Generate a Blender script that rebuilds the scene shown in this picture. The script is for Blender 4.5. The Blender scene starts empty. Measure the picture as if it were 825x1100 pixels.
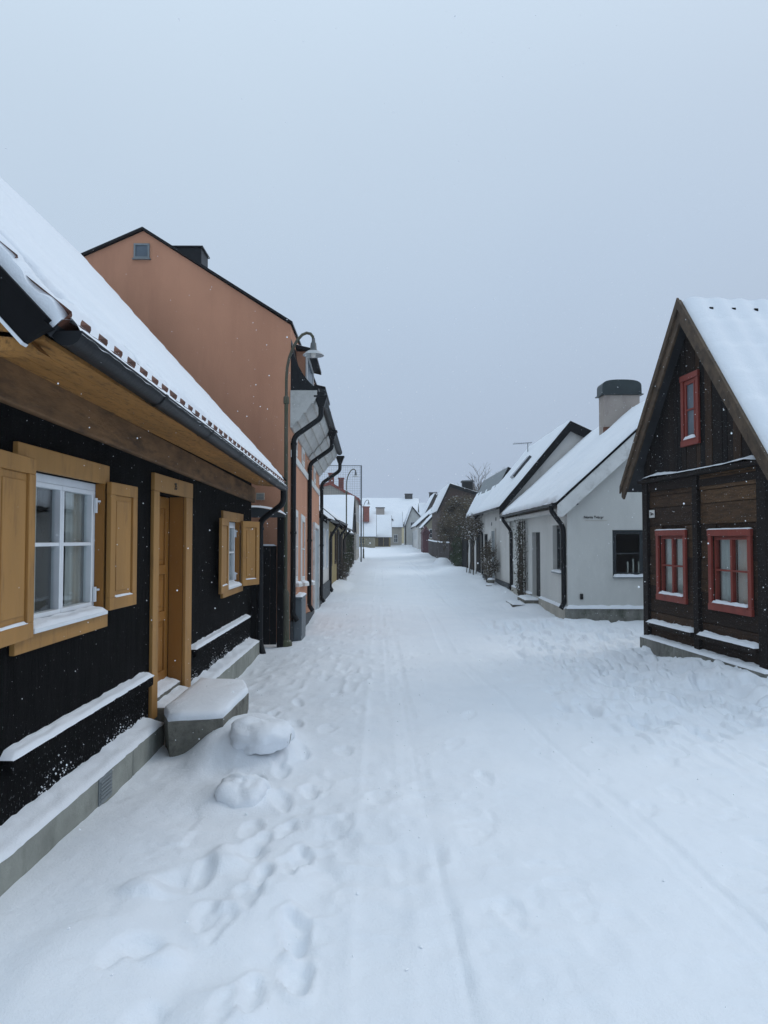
import bpy, bmesh, math, random
import numpy as np
from mathutils import Vector, noise

random.seed(7); rng = np.random.default_rng(7)
sc = bpy.context.scene
COL = sc.collection

# ------------------------------------------------------------------ materials
def srgb(r, g, b):
    f = lambda c: (c/255/12.92 if c/255 <= .04045 else ((c/255+.055)/1.055)**2.4)
    return (f(r), f(g), f(b))

class NT:
    def __init__(s, name):
        s.m = bpy.data.materials.new(name); s.m.use_nodes = True
        s.t = s.m.node_tree; s.t.nodes.clear()
        s.out = s.n('ShaderNodeOutputMaterial')
    def n(s, ty, **kw):
        nd = s.t.nodes.new(ty)
        for k, v in kw.items(): setattr(nd, k, v)
        return nd
    def l(s, a, b): s.t.links.new(a, b)
    def coords(s, scale=(1, 1, 1)):
        tc = s.n('ShaderNodeTexCoord'); mp = s.n('ShaderNodeMapping')
        mp.inputs['Scale'].default_value = scale
        s.l(tc.outputs['Object'], mp.inputs['Vector']); return mp.outputs['Vector']
    def noise(s, scale, detail=4, rough=.55, stretch=(1, 1, 1)):
        nd = s.n('ShaderNodeTexNoise'); nd.inputs['Scale'].default_value = scale
        nd.inputs['Detail'].default_value = detail; nd.inputs['Roughness'].default_value = rough
        s.l(s.coords(stretch), nd.inputs['Vector']); return nd.outputs['Fac']
    def ramp(s, fac, stops):
        nd = s.n('ShaderNodeValToRGB'); e = nd.color_ramp.elements
        while len(e) < len(stops): e.new(.5)
        for el, (p, c) in zip(e, stops):
            el.position = p; el.color = (*c, 1) if len(c) == 3 else c
        s.l(fac, nd.inputs['Fac']); return nd.outputs['Color']
    def mix(s, fac, a, b, mode='MIX'):
        nd = s.n('ShaderNodeMix', data_type='RGBA', blend_type=mode)
        for sock, v in ((nd.inputs[0], fac), (nd.inputs[6], a), (nd.inputs[7], b)):
            if isinstance(v, (int, float)): sock.default_value = v
            elif isinstance(v, tuple): sock.default_value = (*v, 1)
            else: s.l(v, sock)
        return nd.outputs[2]
    def math(s, op, a, b=0.):
        nd = s.n('ShaderNodeMath', operation=op)
        for sock, v in zip(nd.inputs, (a, b)):
            if isinstance(v, (int, float)): sock.default_value = v
            else: s.l(v, sock)
        return nd.outputs[0]
    def bsdf(s, color, rough=.7, bump=None, dist=.01, strength=.5, metallic=0, spec=.4):
        b = s.n('ShaderNodeBsdfPrincipled')
        if isinstance(color, tuple): b.inputs['Base Color'].default_value = (*color, 1)
        else: s.l(color, b.inputs['Base Color'])
        if isinstance(rough, (int, float)): b.inputs['Roughness'].default_value = rough
        else: s.l(rough, b.inputs['Roughness'])
        b.inputs['Metallic'].default_value = metallic
        b.inputs['Specular IOR Level'].default_value = spec
        if bump is not None:
            bp = s.n('ShaderNodeBump'); bp.inputs['Distance'].default_value = dist
            bp.inputs['Strength'].default_value = strength
            s.l(bump, bp.inputs['Height']); s.l(bp.outputs['Normal'], b.inputs['Normal'])
        s.l(b.outputs[0], s.out.inputs['Surface']); return b

def sc3(c, k): return tuple(min(1, x*k) for x in c)
def plain(name, c, rough=.7, var=.25, scale=6, stretch=(1, 1, 1), bscale=40, bump=.004, stain=None, metallic=0, spec=.4):
    """painted / plastered surface: two-scale tone variation and a fine bump"""
    k = NT(name)
    a = k.noise(scale, 5, .6, stretch)
    col = k.ramp(a, [(.3, sc3(c, 1-var)), (.7, sc3(c, 1+var))])
    if stain:
        f = k.ramp(k.noise(stain[1], 6, .7, stain[2] if len(stain) > 2 else (1, 1, 1)), [(stain[3] if len(stain) > 3 else .55, (0, 0, 0)), (.72, (1, 1, 1))])
        col = k.mix(k.math('MULTIPLY', f, .8), col, stain[0])
    k.bsdf(col, rough, k.noise(bscale, 4, .6, stretch), bump, .6, metallic, spec)
    return k.m

def make_snow():
    k = NT('snow')
    a = k.noise(1.3, 4)
    col = k.ramp(a, [(.3, (.80, .84, .89)), (.7, (.85, .88, .92))])
    b = k.math('ADD', k.math('MULTIPLY', k.noise(14, 5, .65), .6), k.math('MULTIPLY', k.noise(95, 3, .7), .22))
    k.bsdf(col, .75, b, .022, .55, spec=.25)
    return k.m
def make_snow_bits():
    k = NT('snow_flake'); k.bsdf((.9, .92, .95), .8, spec=.2); return k.m
def make_tar():
    k = NT('black_tar_wood')
    a = k.noise(7, 6, .65, (1, 1.6, .35))
    col = k.ramp(a, [(.3, (.002, .002, .0022)), (.75, (.013, .0125, .013))])
    # snow blown into the rough surface, in small specks, denser low down
    tc = k.n('ShaderNodeTexCoord'); sx = k.n('ShaderNodeSeparateXYZ'); k.l(tc.outputs['Object'], sx.inputs[0])
    z = sx.outputs['Z']
    low = k.math('MULTIPLY', k.math('MAXIMUM', k.math('SUBTRACT', .75, z), 0.), .13)
    sp = k.noise(46, 4, .7, (1, 1, .8))
    f = k.ramp(k.math('ADD', sp, k.math('ADD', low, -.03)), [(.635, (0, 0, 0)), (.69, (1, 1, 1))])
    f = k.math('MULTIPLY', f, .5)
    col = k.mix(f, col, (.7, .73, .78))
    k.bsdf(col, .8, k.math('ADD', k.noise(16, 6, .7, (1, 1.5, .3)), k.math('MULTIPLY', k.noise(60, 3, .7), .6)), .09, 1., spec=.06)
    return k.m
def make_boards():
    """old brown logs / boards: every board carries its own tone (attribute), grain along x/y"""
    k = NT('weathered_boards')
    at = k.n('ShaderNodeAttribute', attribute_name='tone')
    g = k.noise(9, 6, .7, (.6, .6, 4))
    c1 = k.ramp(at.outputs['Fac'], [(0, (.008, .006, .006)), (.35, (.032, .018, .011)), (.7, (.088, .048, .024)), (1, (.15, .085, .042))])
    col = k.mix(k.math('MULTIPLY', k.ramp(g, [(.35, (0, 0, 0)), (.75, (1, 1, 1))]), .75), c1, (.006, .005, .005))
    sp = k.ramp(k.noise(70, 2, .6), [(.67, (0, 0, 0)), (.72, (1, 1, 1))])
    col = k.mix(k.math('MULTIPLY', sp, .35), col, (.7, .74, .8))
    k.bsdf(col, .8, k.noise(24, 6, .75, (.4, .4, 4)), .02, .8, spec=.2)
    return k.m
def make_boards_v():
    k = NT('weathered_vertical_boards')
    at = k.n('ShaderNodeAttribute', attribute_name='tone')
    g = k.noise(9, 6, .7, (4, 4, .4))
    c1 = k.ramp(at.outputs['Fac'], [(0, (.008, .006, .006)), (.6, (.03, .018, .012)), (1, (.085, .046, .024))])
    col = k.mix(k.math('MULTIPLY', k.ramp(g, [(.35, (0, 0, 0)), (.75, (1, 1, 1))]), .7), c1, (.005, .004, .004))
    sp = k.ramp(k.noise(70, 2, .6), [(.67, (0, 0, 0)), (.72, (1, 1, 1))])
    col = k.mix(k.math('MULTIPLY', sp, .35), col, (.7, .74, .8))
    k.bsdf(col, .8, k.noise(24, 6, .75, (5, 5, .3)), .02, .8, spec=.2)
    return k.m
def make_glass():
    k = NT('window_glass')
    lw = k.n('ShaderNodeLayerWeight'); lw.inputs[0].default_value = .5
    fac = k.math('ADD', k.math('MULTIPLY', k.math('POWER', lw.outputs['Facing'], 4.), .9), .05)
    t = k.n('ShaderNodeBsdfTransparent'); t.inputs[0].default_value = (.93, .96, .96, 1)
    g = k.n('ShaderNodeBsdfGlossy'); g.inputs['Roughness'].default_value = .02
    bp = k.n('ShaderNodeBump'); bp.inputs['Distance'].default_value = .003; bp.inputs['Strength'].default_value = .25
    k.l(k.noise(3.5, 2), bp.inputs['Height']); k.l(bp.outputs[0], g.inputs['Normal'])
    mx = k.n('ShaderNodeMixShader')
    k.l(fac, mx.inputs[0]); k.l(t.outputs[0], mx.inputs[1]); k.l(g.outputs[0], mx.inputs[2])
    k.l(mx.outputs[0], k.out.inputs['Surface']); return k.m
def make_cloth():
    k = NT('curtain_cloth')
    d = k.n('ShaderNodeBsdfDiffuse'); d.inputs[0].default_value = (.62, .62, .59, 1)
    tl = k.n('ShaderNodeBsdfTranslucent'); tl.inputs[0].default_value = (.5, .5, .47, 1)
    m = k.n('ShaderNodeMixShader'); m.inputs[0].default_value = .25
    k.l(d.outputs[0], m.inputs[1]); k.l(tl.outputs[0], m.inputs[2]); k.l(m.outputs[0], k.out.inputs['Surface'])
    return k.m
def make_leaf(name, c1, c2):
    k = NT(name)
    k.bsdf(k.ramp(k.noise(5, 3), [(.35, c1), (.65, c2)]), .7, spec=.2); return k.m
def make_brick():
    k = NT('brown_brick')
    b = k.n('ShaderNodeTexBrick'); b.inputs['Scale'].default_value = 4
    b.inputs['Color1'].default_value = (.065, .033, .022, 1); b.inputs['Color2'].default_value = (.045, .026, .02, 1)
    b.inputs['Mortar'].default_value = (.07, .06, .05, 1); b.inputs['Mortar Size'].default_value = .01
    tc = k.n('ShaderNodeTexCoord'); mp = k.n('ShaderNodeMapping'); mp.inputs['Rotation'].default_value = (math.pi/2, 0, 0)
    k.l(tc.outputs['Object'], mp.inputs[0]); k.l(mp.outputs[0], b.inputs[0])
    k.bsdf(b.outputs['Color'], .85); return k.m

M = dict(
    snow=make_snow(), flake=make_snow_bits(), tar=make_tar(), boards=make_boards(), vboards=make_boards_v(), glass=make_glass(), cloth=make_cloth(),
    ochre=plain('ochre_paint', (.36, .185, .05), .6, .14, 3, (1, 1, .3), 30, .003, ((.20, .10, .03), 9, (1, 1, .25), .54)),
    ochre_deep=plain('deep_ochre_paint', (.29, .125, .022), .5, .12, 3, (1, 1, .3), 30, .003),
    ochre_worn=plain('worn_ochre_boards', (.38, .18, .045), .75, .22, 5, (1, .25, 1), 26, .01, ((.03, .018, .01), 24, (1.2, .4, 1.2), .50)),
    beam=plain('weathered_beam', (.17, .092, .040), .8, .4, 6, (1, .3, 1), 26, .012, ((.02, .015, .012), 8, (1, .3, 1.5), .5)),
    white=plain('white_window_paint', (.72, .75, .78), .45, .06, 5, (1, 1, 1), 40, .002),
    black_metal=plain('black_sheet_metal', (.006, .007, .009), .45, .3, 4, (1, 1, 1), 20, .003, ((.02, .023, .027), 18, (1, 1, 1), .62), 0, .22),
    soot=plain('black_wood', (.006, .006, .007), .75, .3, 6, (1, 1, .3), 30, .006, spec=.12),
    tile=plain('clay_tile', (.135, .056, .036), .75, .35, 7, (1, 1, 1), 30, .006, ((.03, .022, .018), 6, (1, 1, 1), .5)),
    redtile=plain('red_tile', (.26, .055, .03), .7, .3, 3, (1, 1, 1), 30, .01, ((.7, .72, .78), 2.5, (1, 1, 1), .56)),
    slate=plain('dark_roofing', (.03, .032, .036), .6, .3, 3, (1, 1, 1), 20, .01),
    concrete=plain('grey_concrete', (.27, .28, .25), .85, .2, 4, (1, 1, 1), 45, .006, ((.12, .13, .11), 3.5, (1, 1, .35), .5)),
    stone=plain('rough_step_stone', (.17, .165, .14), .9, .3, 9, (1, 1, 1), 30, .02, ((.05, .05, .042), 11, (1, 1, .6), .52)),
    rubble=plain('rubble_plinth', (.20, .20, .18), .9, .35, 5, (1, 1, .5), 22, .02, ((.045, .055, .035), 4.5, (1, 1, .6), .5)),
    palestone=plain('pale_plinth', (.40, .38, .33), .85, .15, 4, (1, 1, .4), 40, .006, ((.2, .19, .16), 5, (1, 1, .3), .55)),
    darkplinth=plain('dark_grey_plinth', (.055, .062, .068), .8, .25, 5, (1, 1, .4), 30, .006),
    terracotta=plain('terracotta_render', (.54, .268, .165), .9, .10, .8, (1, 1, .6), 60, .004, ((.44, .21, .128), 1.5, (1, 1, .16), .47)),
    peach=plain('peach_render', (.46, .24, .165), .9, .08, 1.2, (1, 1, .6), 60, .004),
    whiter=plain('pale_trim', (.66, .67, .66), .8, .08, 3, (1, 1, 1), 30, .004, ((.40, .40, .38), 5, (1, .5, 1), .52)),
    plaster=plain('grey_white_render', (.58, .585, .56), .9, .06, 1.0, (1, 1, .7), 50, .004, ((.49, .50, .48), 1.6, (1, 1, .4), .48)),
    plaster2=plain('off_white_render', (.60, .585, .56), .9, .08, 1.2, (1, 1, .5), 40, .006, ((.36, .35, .32), 1.8, (1, 1, .3), .5)),
    cream=plain('cream_render', (.50, .43, .26), .9, .1, 1, (1, 1, .5), 30, .006),
    yellow=plain('mustard_render', (.30, .23, .10), .9, .1, 1, (1, 1, .5), 30, .006),
    beige=plain('beige_render', (.42, .39, .34), .9, .1, 1, (1, 1, .5), 30, .006),
    green=plain('green_grey_render', (.24, .22, .16), .9, .1, 1, (1, 1, .5), 30, .006),
    brown=plain('brown_boards', (.045, .030, .022), .8, .3, 6, (1, 1, .2), 30, .008),
    fence=plain('brown_fence_boards', (.040, .028, .024), .85, .35, 7, (1, 6, .2), 30, .008),
    red=plain('red_window_paint', (.215, .038, .025), .5, .15, 5, (1, 1, .4), 40, .003, ((.13, .02, .018), 9, (1, 1, .4), .56)),
    redwood=plain('dark_red_boards', (.07, .018, .024), .8, .2, 5, (1, 1, .2), 30, .006),
    barge=plain('brown_bargeboard', (.085, .058, .036), .75, .35, 6, (1, 1, 1), 26, .008, ((.025, .018, .012), 8, (1, 1, 1), .5)),
    redbrick=plain('red_chimney_brick', (.22, .06, .04), .85, .3, 4),
    pinkstone=plain('pinkish_chimney_render', (.36, .315, .28), .9, .08, 2, (1, 1, 1), 30, .006, ((.25, .2, .18), 3, (1, 1, .4), .5)),
    greycap=plain('dark_chimney_cap', (.022, .034, .036), .45, .25, 3, (1, 1, 1), 14, .004),
    brick=make_brick(),
    mossy=plain('lamp_post_paint', (.075, .072, .05), .65, .3, 5, (1, 1, .5), 30, .004, ((.045, .07, .025), 4, (1, 1, .4), .46)),
    lampgrey=plain('lamp_metal', (.085, .095, .10), .5, .2, 5),
    shade=plain('lamp_shade_enamel', (.42, .44, .45), .4, .1, 4),
    cabinet=plain('grey_cabinet_metal', (.105, .125, .14), .5, .15, 3, (1, 1, .5), 30, .003),
    doorblue=plain('pale_grey_door', (.34, .385, .41), .6, .1, 3),
    dark=plain('dark_window_glass', (.02, .024, .028), .12, .2, 3, spec=.6),
    darkdoor=plain('dark_plank_door', (.014, .014, .016), .7, .4, 7, (1, 1, .2), 30, .006),
    iron=plain('black_iron', (.012, .012, .013), .5, .2, 6),
    vent=plain('beige_vent', (.42, .37, .31), .7, .1, 6),
    sign=plain('white_enamel_sign', (.62, .62, .60), .5, .06, 20),
    ink=plain('black_lettering', (.006, .006, .007), .6, .1, 6),
    numbrown=plain('brown_numerals', (.02, .012, .006), .6, .1, 6),
    bluegrey=plain('blue_grey_window', (.10, .13, .16), .35, .15, 4),
    frame_dark=plain('dark_window_frame', (.035, .042, .048), .4, .15, 4),
    cornice=plain('grey_cornice', (.50, .50, .48), .85, .1, 3, (1, 1, 1), 30, .004, ((.33, .33, .31), 5, (1, .5, 1), .5)),
    frame_grey=plain('grey_window_frame', (.20, .225, .235), .6, .1, 4),
    bark=plain('bark', (.05, .042, .035), .9, .3, 10),
    twig=plain('twig', (.075, .06, .045), .9, .3, 10),
    leaf_dark=make_leaf('leaf_dark', (.018, .026, .012), (.045, .055, .022)),
    leaf_brown=make_leaf('leaf_brown', (.065, .05, .03), (.13, .105, .06)),
    leaf_green=make_leaf('leaf_green', (.022, .038, .016), (.05, .07, .03)),
    wax=plain('white_candle', (.75, .73, .68), .5, .03, 4),
    net=plain('net_cord', (.12, .14, .16), .7, .1, 4),
)

# ------------------------------------------------------------------ geometry helpers
class Fr:
    """a wall's own frame: s along the wall, n outwards, z up (k: slow fall of the storey lines along s)"""
    def __init__(s, o, sd, nd, k=0., sref=0.):
        L = math.hypot(*sd); s.o = o; s.s = (sd[0]/L, sd[1]/L)
        L = math.hypot(*nd); s.n = (nd[0]/L, nd[1]/L); s.k = k; s.r = sref
    def __call__(s, a, n, z):
        return (s.o[0]+a*s.s[0]+n*s.n[0], s.o[1]+a*s.s[1]+n*s.n[1], z+s.k*(a-s.r))
W0 = Fr((0, 0), (1, 0), (0, 1))        # world axes: s = x, n = y

class MB:
    def __init__(s): s.v = []; s.f = []; s.t = []; s.tone = None
    def add(s, vs, fs):
        b = len(s.v); s.v += [tuple(p) for p in vs]
        for f in fs: s.f.append([b+i for i in f]); s.t.append(s.tone)
        return s
    def box(s, fr, a0, a1, n0, n1, z0, z1):
        P = [fr(a, n, z) for z in (z0, z1) for n in (n0, n1) for a in (a0, a1)]
        return s.add(P, [(0, 1, 3, 2), (4, 5, 7, 6), (0, 1, 5, 4), (2, 3, 7, 6), (0, 2, 6, 4), (1, 3, 7, 5)])
    def hexa(s, P):                     # 8 corners, bottom ring of 4 then top ring of 4
        return s.add(P, [(0, 1, 2, 3), (4, 5, 6, 7), (0, 1, 5, 4), (1, 2, 6, 5), (2, 3, 7, 6), (3, 0, 4, 7)])
    def prism(s, fr, prof, a0, a1):     # profile (n,z) extruded along s
        k = len(prof)
        P = [fr(a0, n, z) for n, z in prof]+[fr(a1, n, z) for n, z in prof]
        return s.add(P, [tuple(range(k)), tuple(range(k, 2*k))]+[(i, (i+1) % k, k+(i+1) % k, k+i) for i in range(k)])
    def prism_s(s, fr, prof, n0, n1):   # profile (s,z) extruded along n
        k = len(prof)
        P = [fr(a, n0, z) for a, z in prof]+[fr(a, n1, z) for a, z in prof]
        return s.add(P, [tuple(range(k)), tuple(range(k, 2*k))]+[(i, (i+1) % k, k+(i+1) % k, k+i) for i in range(k)])
    def plate(s, fr, prof, n0, n1): return s.prism_s(fr, prof, n0, n1)
    def tube(s, pts, r, seg=8, cap=True):
        pts = [Vector(p) for p in pts]; rs = r if isinstance(r, (list, tuple)) else [r]*len(pts)
        rings = []; up = None
        for i, p in enumerate(pts):
            d = (pts[min(i+1, len(pts)-1)]-pts[max(i-1, 0)]).normalized()
            if up is None:
                up = d.orthogonal().normalized()
            else:
                up = (up-d*up.dot(d))
                up = up.normalized() if up.length > 1e-6 else d.orthogonal().normalized()
            w = d.cross(up)
            rings.append([p+(up*math.cos(2*math.pi*j/seg)+w*math.sin(2*math.pi*j/seg))*rs[i] for j in range(seg)])
        P = [q for rg in rings for q in rg]; F = []
        for i in range(len(pts)-1):
            for j in range(seg):
                F.append((i*seg+j, i*seg+(j+1) % seg, (i+1)*seg+(j+1) % seg, (i+1)*seg+j))
        if cap: F += [tuple(range(seg)), tuple(range((len(pts)-1)*seg, len(pts)*seg))]
        return s.add(P, F)
    def lathe(s, c, prof, seg=20):      # profile of (r,z) about the vertical through c
        P = []; k = len(prof)
        for j in range(seg):
            a = 2*math.pi*j/seg
            P += [(c[0]+r*math.cos(a), c[1]+r*math.sin(a), c[2]+z) for r, z in prof]
        F = [(j*k+i, ((j+1) % seg)*k+i, ((j+1) % seg)*k+i+1, j*k+i+1) for j in range(seg) for i in range(k-1)]
        return s.add(P, F)
    def grid(s, fn, us, vs):
        P = [fn(u, v) for v in vs for u in us]; a = len(us)
        return s.add(P, [(j*a+i, j*a+i+1, (j+1)*a+i+1, (j+1)*a+i) for j in range(len(vs)-1) for i in range(a-1)])
    def gutter(s, p0, p1, r, side, seg=8, th=.006):   # half-round, open upwards; side = outward unit (x,y)
        p0 = Vector(p0); p1 = Vector(p1); sd = Vector((side[0], side[1], 0))
        prof = [(math.cos(math.pi+math.pi*i/seg), math.sin(math.pi+math.pi*i/seg)) for i in range(seg+1)]
        ring = [(a*r, b*r) for a, b in prof]+[(a*(r-th), b*(r-th)) for a, b in reversed(prof)]
        k = len(ring)
        P = [p+sd*a+Vector((0, 0, b)) for p in (p0, p1) for a, b in ring]
        s.add(P, [(i, (i+1) % k, k+(i+1) % k, k+i) for i in range(k)])
        for p in (p0, p1):              # end plates
            s.add([p+sd*a*r+Vector((0, 0, b*r)) for a, b in prof], [tuple(range(seg+1))])
        n = max(1, int((p1-p0).length/1.25))
        for i in range(1, n):           # joint sleeves
            c = p0+(p1-p0)*(i/n); e = (p1-p0).normalized()*.03
            q = [x+sd*a*(r+.006)+Vector((0, 0, b*(r+.006))) for x in (c-e, c+e) for a, b in prof]
            s.add(q, [(j, j+1, seg+2+j, seg+1+j) for j in range(seg)])
        return s
    def build(s, name, mat, parent=None, root=None, smooth=False, bevel=0, weld=False):
        me = bpy.data.meshes.new(name)
        off = Vector(ROOT.get(parent, (0, 0, 0))) if parent else Vector(root or (0, 0, 0))
        me.from_pydata([tuple(Vector(p)-off) for p in s.v], [], s.f)
        me.materials.append(M[mat])
        if any(t is not None for t in s.t):
            at = me.attributes.new('tone', 'FLOAT', 'FACE')
            at.data.foreach_set('value', [.5 if t is None else t for t in s.t])
        bm = bmesh.new(); bm.from_mesh(me)
        if weld: bmesh.ops.remove_doubles(bm, verts=bm.verts, dist=1e-4)
        bmesh.ops.recalc_face_normals(bm, faces=bm.faces); bm.to_mesh(me); bm.free()
        if smooth:
            me.polygons.foreach_set('use_smooth', [True]*len(me.polygons))
            if hasattr(me, 'set_sharp_from_angle') and smooth != 'all': me.set_sharp_from_angle(angle=math.radians(40))
        o = bpy.data.objects.new(name, me); COL.objects.link(o)
        if parent:
            o.parent = parent; ROOT[o] = ROOT.get(parent, (0, 0, 0))
        else:
            o.location = off; ROOT[o] = tuple(off)
        if bevel:
            m = o.modifiers.new('edge', 'BEVEL'); m.width = bevel; m.segments = 2; m.limit_method = 'ANGLE'; m.angle_limit = math.radians(40)
        return o
ROOT = {}

def tag(o, label, cat, group=None):
    o['label'] = label; o['category'] = cat
    if group: o['group'] = group
    return o
def thing(name, label, cat, loc, group=None):
    o = bpy.data.objects.new(name, None); o.empty_display_size = .2; COL.objects.link(o)
    o.location = loc; ROOT[o] = tuple(loc); return tag(o, label, cat, group)
def kind(o, k): o['kind'] = k; return o

def nz(x, y, z=0., sc=1.): return noise.noise((x*sc, y*sc, z*sc))
def fbm(x, y, z=0.): return noise.fractal((x, y, z), 1., 2., 4)
def lin(a, b, n): return [a+(b-a)*i/n for i in range(n+1)]
def arc(a, b, c, n):                   # quadratic curve
    return [tuple((1-t)**2*np.array(a)+2*t*(1-t)*np.array(b)+t*t*np.array(c)) for t in lin(0, 1, n)]

def wall_cells(mb, fr, a0, a1, z0, z1, n0, n1, holes=()):
    """a thick wall with rectangular openings (a0,a1,z0,z1)"""
    S = sorted({a0, a1, *[h[0] for h in holes], *[h[1] for h in holes]})
    Z = sorted({z0, z1, *[h[2] for h in holes], *[h[3] for h in holes]})
    S = [x for x in S if a0 <= x <= a1]; Z = [x for x in Z if z0 <= x <= z1]
    full = [[not any(h[0] < (S[i]+S[i+1])/2 < h[1] and h[2] < (Z[j]+Z[j+1])/2 < h[3] for h in holes) for j in range(len(Z)-1)] for i in range(len(S)-1)]
    g = lambda i, j: 0 <= i < len(S)-1 and 0 <= j < len(Z)-1 and full[i][j]
    for i in range(len(S)-1):
        for j in range(len(Z)-1):
            if not full[i][j]: continue
            a, b, c, d = S[i], S[i+1], Z[j], Z[j+1]
            q = lambda *P: mb.add([fr(*p) for p in P], [(0, 1, 2, 3)])
            q((a, n1, c), (b, n1, c), (b, n1, d), (a, n1, d)); q((a, n0, c), (b, n0, c), (b, n0, d), (a, n0, d))
            if not g(i-1, j): q((a, n0, c), (a, n1, c), (a, n1, d), (a, n0, d))
            if not g(i+1, j): q((b, n0, c), (b, n1, c), (b, n1, d), (b, n0, d))
            if not g(i, j-1): q((a, n0, c), (a, n1, c), (b, n1, c), (b, n0, c))
            if not g(i, j+1): q((a, n0, d), (a, n1, d), (b, n1, d), (b, n0, d))
    return mb

def snow_lump(fr, a0, a1, n0, n1, z, t, lean=0., res=.05, rag=.3, sd=0., zf=None, mb=None):
    """rounded band of lying snow on a ledge (n0 = wall side)"""
    mb = mb or MB()
    na = max(6, int((a1-a0)/res)); nn = 8
    def f(u, v, top=True):
        a = a0+(a1-a0)*u; c = v
        ed = min(1., min(u, 1-u)*(a1-a0)/max(t*1.2, .02)); ed = math.sqrt(max(0, 1-(1-ed)**2))
        w = 1-max(0., 2*abs(c-.5)-.0)**5
        if lean and c < .5: w = 1
        j = nz(a*7+sd, c*2, sd+3.1)*rag+nz(a*21+sd, c*5, 7.7)*rag*.4
        h = (t*(1+j)*w+lean*(1-c)**1.5*(1+j*1.5))*ed
        n = n0+(n1-n0)*c+(.012*nz(a*11, sd, 2.) if c > .9 else 0)
        zz = z if zf is None else z+zf(a)
        return fr(a, n, zz+max(h, .001))
    us = lin(0, 1, na); vs = lin(0, 1, nn)
    mb.grid(f, us, vs)
    # skirt closing it down to the ledge
    for v in (0, 1):
        P = []
        for u in us:
            p = f(u, v); P += [p, (p[0], p[1], fr(a0+(a1-a0)*u, 0, z if zf is None else z+zf(a0+(a1-a0)*u))[2]-.002)]
        mb.add(P, [(2*i, 2*i+1, 2*i+3, 2*i+2) for i in range(len(us)-1)])
    return mb

def roof_sheet(fr, a0, a1, e, r, t, res=.1, wave=0., row=.33, per=.22, rough=.02, edge=.12, rag=0., sd=0., bare=None, thick=None):
    """snow lying on a roof plane from eave e=(n,z) to ridge r=(n,z): rounded rims, faint tile rhythm, uneven thickness"""
    mb = MB(); dn, dz = r[0]-e[0], r[1]-e[1]; L = math.hypot(dn, dz); un = (dn/L, dz/L); nr = (-un[1], un[0])
    if nr[1] < 0: nr = (-nr[0], -nr[1])
    na = max(4, int((a1-a0)/res)); nv = max(4, int(L/res))
    def fn(u, v):
        a = a0+(a1-a0)*u; w = L*v
        dE = min(u*(a1-a0), (1-u)*(a1-a0), w); k = min(1., dE/edge); k = math.sqrt(max(0, 1-(1-k)**2))
        h = t*(.15+.85*k)+rough*fbm(a*.9+sd, w*.9, 3.3)+rough*.35*fbm(a*3.7, w*3.7+sd, 1.1)
        if wave: h += wave*math.cos(2*math.pi*a/per)*(.5+.5*nz(a*.7, w*.7, sd))+wave*.7*(((w/row) % 1)-.5)
        if thick: h = thick(a, w, h)
        if bare: h -= bare(a, w)
        h = max(h, -.05)
        wo = rag*nz(a*3.1+sd, 5.5, 1.)*(1-min(1, w/.4))
        p = e[0]+un[0]*(w-wo)+nr[0]*h, e[1]+un[1]*(w-wo)+nr[1]*h
        return fr(a, p[0], p[1])
    us, vs = lin(0, 1, na), lin(0, 1, nv)
    mb.grid(fn, us, vs)
    P = []
    for u in us:
        p = fn(u, 0); b = fr(a0+(a1-a0)*u, e[0], e[1]); P += [p, b]
    mb.add(P, [(2*i, 2*i+1, 2*i+3, 2*i+2) for i in range(na)])
    for u in (0, 1):
        P = []
        for v in vs:
            w = L*v; b = fr(a0+(a1-a0)*u, e[0]+un[0]*w, e[1]+un[1]*w); P += [fn(u, v), b]
        mb.add(P, [(2*i, 2*i+1, 2*i+3, 2*i+2) for i in range(nv)])
    return mb

def roof_slab(mb, fr, a0, a1, e, r, th=.07):
    dn, dz = r[0]-e[0], r[1]-e[1]; L = math.hypot(dn, dz); nr = (-dz/L, dn/L)
    if nr[1] < 0: nr = (-nr[0], -nr[1])
    return mb.prism(fr, [e, r, (r[0]-nr[0]*th, r[1]-nr[1]*th), (e[0]-nr[0]*th, e[1]-nr[1]*th)], a0, a1)

def bars(mb, fr, a0, a1, z0, z1, n0, n1, w):
    """rectangular frame of four bars, butted"""
    mb.box(fr, a0, a1, n0, n1, z1-w, z1).box(fr, a0, a1, n0, n1, z0, z0+w)
    mb.box(fr, a0, a0+w, n0, n1, z0+w, z1-w).box(fr, a1-w, a1, n0, n1, z0+w, z1-w); return mb

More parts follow.
